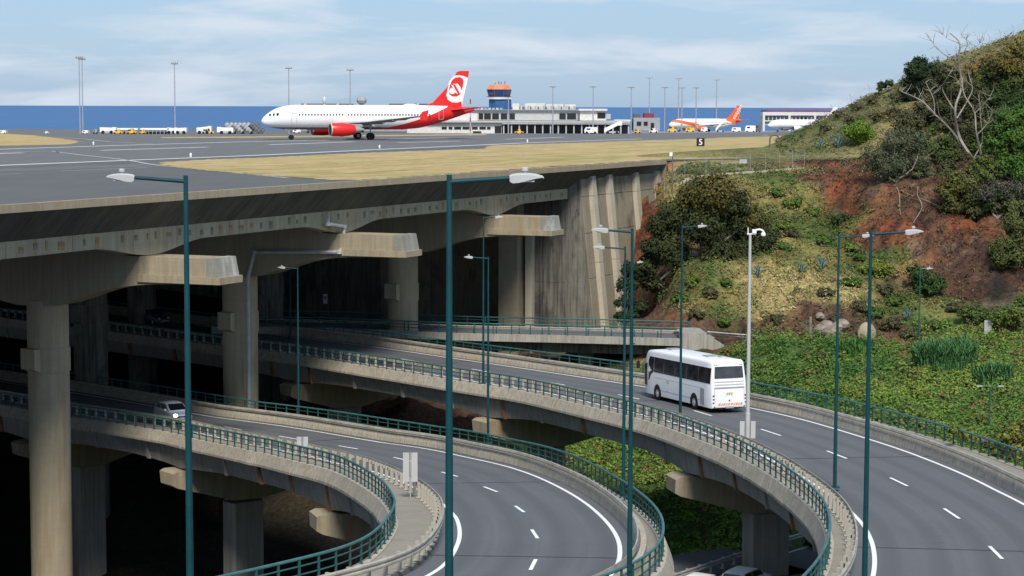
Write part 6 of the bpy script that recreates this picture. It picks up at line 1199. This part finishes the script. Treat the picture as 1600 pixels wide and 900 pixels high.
# reeds
def reeds(cx_, cy_, wpx, hpx, n, label, Yc, col=(.07, .17, .06)):
    p = aty(cx_, cy_, Yc); k = Yc/FPX; V = []; Cc = []
    for i in range(n):
        a = RS.uniform(0, 2*PI); rr = math.sqrt(RS.rand()); x = p[0]+rr*math.cos(a)*wpx*k; y = Yc+rr*math.sin(a)*wpx*k*1.1; z = ground_z(x, y)[0]; h = RS.uniform(.6, 1.3)*hpx*k; d = RS.normal(size=2); d /= np.linalg.norm(d); w_ = .05; t = RS.uniform(.15, .55)*h
        o = np.array([-d[1], d[0]])*w_; b = np.array([x, y]); c = np.array(col)*RS.uniform(.6, 1.5)
        mid = b+d*t*.35; tip = b+d*t
        V += [(*(b-o), z), (*(b+o), z), (*(mid+o), z+h*.65), (*(mid-o), z+h*.65), (*(mid-o), z+h*.65), (*(mid+o), z+h*.65), (*(tip+o*.2), z+h*.95), (*(tip-o*.2), z+h*.95)]; Cc += [c]*8
    o = ob('reed_clump', npmesh('reed_clump', V, np.arange(len(V)).reshape(-1, 4), np.array(Cc), M['leaf'])); tag(o, label, 'reeds', kind='stuff')
reeds(1475, 590, 48, 34, 2600, 'tall blue green reed clump in the middle of the field', 160); reeds(1335, 560, 30, 20, 900, 'smaller grass clump left of the tall reeds', 166, (.06, .15, .03)); reeds(1550, 610, 30, 26, 900, 'reed clump behind the double headed lamp', 152); reeds(1300, 660, 40, 18, 900, 'long grass right behind the far railing of the coach road', 128, (.06, .15, .035)); reeds(740, 665, 16, 22, 260, 'spiky plant under the upper viaduct left of the crosshead', 149, (.05, .10, .04))

shr = [(1215, 300, 12, 0), (1240, 318, 14, 1), (1268, 330, 12, 0), (1225, 352, 13, 1), (1285, 372, 14, 0), (1330, 385, 12, 1), (1225, 385, 12, 0), (1345, 400, 10, 0), (1240, 365, 12, 2), (1330, 440, 14, 0), (1380, 452, 14, 2), (1400, 470, 16, 0), (1340, 475, 14, 2), (1290, 455, 12, 2), (1080, 440, 14, 1), (1060, 465, 13, 0), (1110, 455, 12, 2), (1140, 440, 12, 0), (1090, 490, 13, 2), (1130, 505, 11, 0), (1390, 505, 16, 2), (1365, 490, 14, 0), (1420, 520, 14, 2), (1300, 500, 12, 2), (1210, 500, 11, 2), (1460, 505, 12, 0), (1465, 200, 18, 0), (1450, 225, 18, 1), (1500, 240, 18, 2), (1530, 230, 18, 0), (1480, 260, 16, 2), (1545, 195, 18, 1), (1590, 320, 16, 1), (1560, 330, 14, 2), (1460, 175, 16, 0), (1525, 120, 12, 2), (1600, 470, 14, 0), (1490, 480, 12, 2)]
LM = [(1105, 380, 'the big acacia tree'), (1175, 400, 'the white camera pole'), (1283, 424, 'the largest slope agave'), (1343, 207, 'the round bright bush'), (1400, 245, 'the grey green bush'), (1500, 200, 'the bare pale tree'), (1437, 470, 'the short light green lamp post'), (1543, 515, 'the slatted road sign'), (1295, 515, 'the pale rocks'), (1308, 440, 'the paler right lamp post'), (1360, 430, 'the yellow green bush'), (1490, 300, 'the tall olive shrub'), (975, 450, 'the foot of the brown wall'), (1317, 342, 'the lone dark slope bush'), (1417, 500, 'the small rock agave'), (1095, 525, 'the ramp end wall'), (1580, 380, 'the olive bush at the right edge'), (1578, 220, 'the bright green tree'), (1252, 420, 'the smaller slope agave')]
used = set()
def shrub_label(x, y, c):
    for d, lx, ly, nm in sorted((math.hypot(x-a, y-b), a, b, n) for a, b, n in LM):
        dx_, dy_ = x-lx, y-ly; far = 'just ' if d < 32 else ('' if d < 75 else 'well ')
        w_ = ('right of' if dx_ > 0 else 'left of') if abs(dx_) > abs(dy_) else ('below' if dy_ > 0 else 'above')
        k = far+w_+' '+nm
        if k not in used: used.add(k); return c+' low shrub '+k
    return c+' low shrub on the slope'
for i, (x, y, rp, c) in enumerate(shr):
    g = on_ground(x, y+rp*.6, 150, 262); F = Fol(); k = g[1]/FPX; ca, cb = [((.04, .09, .02), (.10, .16, .03)), ((.07, .12, .02), (.15, .21, .04)), ((.05, .055, .025), (.11, .10, .05))][c]
    for j in range(4): F.blob(g+np.array([RS.uniform(-.6, .6)*rp*k, RS.uniform(-.4, .4), rp*k*RS.uniform(.2, .6)]), (rp*k*.7, rp*k*.7, rp*k*.5), 330, .22, ca, cb, .5)
    r = empty('slope_shrub', g); tag(r, shrub_label(x, y, ['dark green', 'yellow green', 'brownish green'][c]), 'bush', 'low shrubs scattered on the hillside'); F.build('foliage', r, tuple(g)); m = MB(); limb(m, (0, 0, -.2), (.1, 0, rp*k*.5), .06, .02); m.build('stem', M['barkd'], r)

for x, y, rp, lb in ((1310, 178, 8, 'tiny brown scrub on the crest just above the airfield'), (1338, 166, 8, 'low dark scrub on the crest between the two fence bends'), (1362, 156, 9, 'olive scrub left of the short white concrete post'), (1405, 150, 12, 'brown scrub right of the short white concrete post'), (1330, 188, 10, 'brown scrub above the round bright bush'), (1372, 182, 11, 'dark scrub in the hollow above the grey green bush'), (1398, 176, 12, 'brown tangled scrub beneath the crest tree'), (1290, 200, 8, 'grey scrub above the large blue grey agave')):
    plant('crest_scrub', lb, 'bush', (x, y+rp*.7), [(x-rp*.6, y, rp*.7), (x+rp*.6, y, rp*.7), (x, y-rp*.3, rp*.6)], None, (.07, .065, .035), (.14, .13, .06), 800, .2, tr=.03, group='scrub along the hill crest')
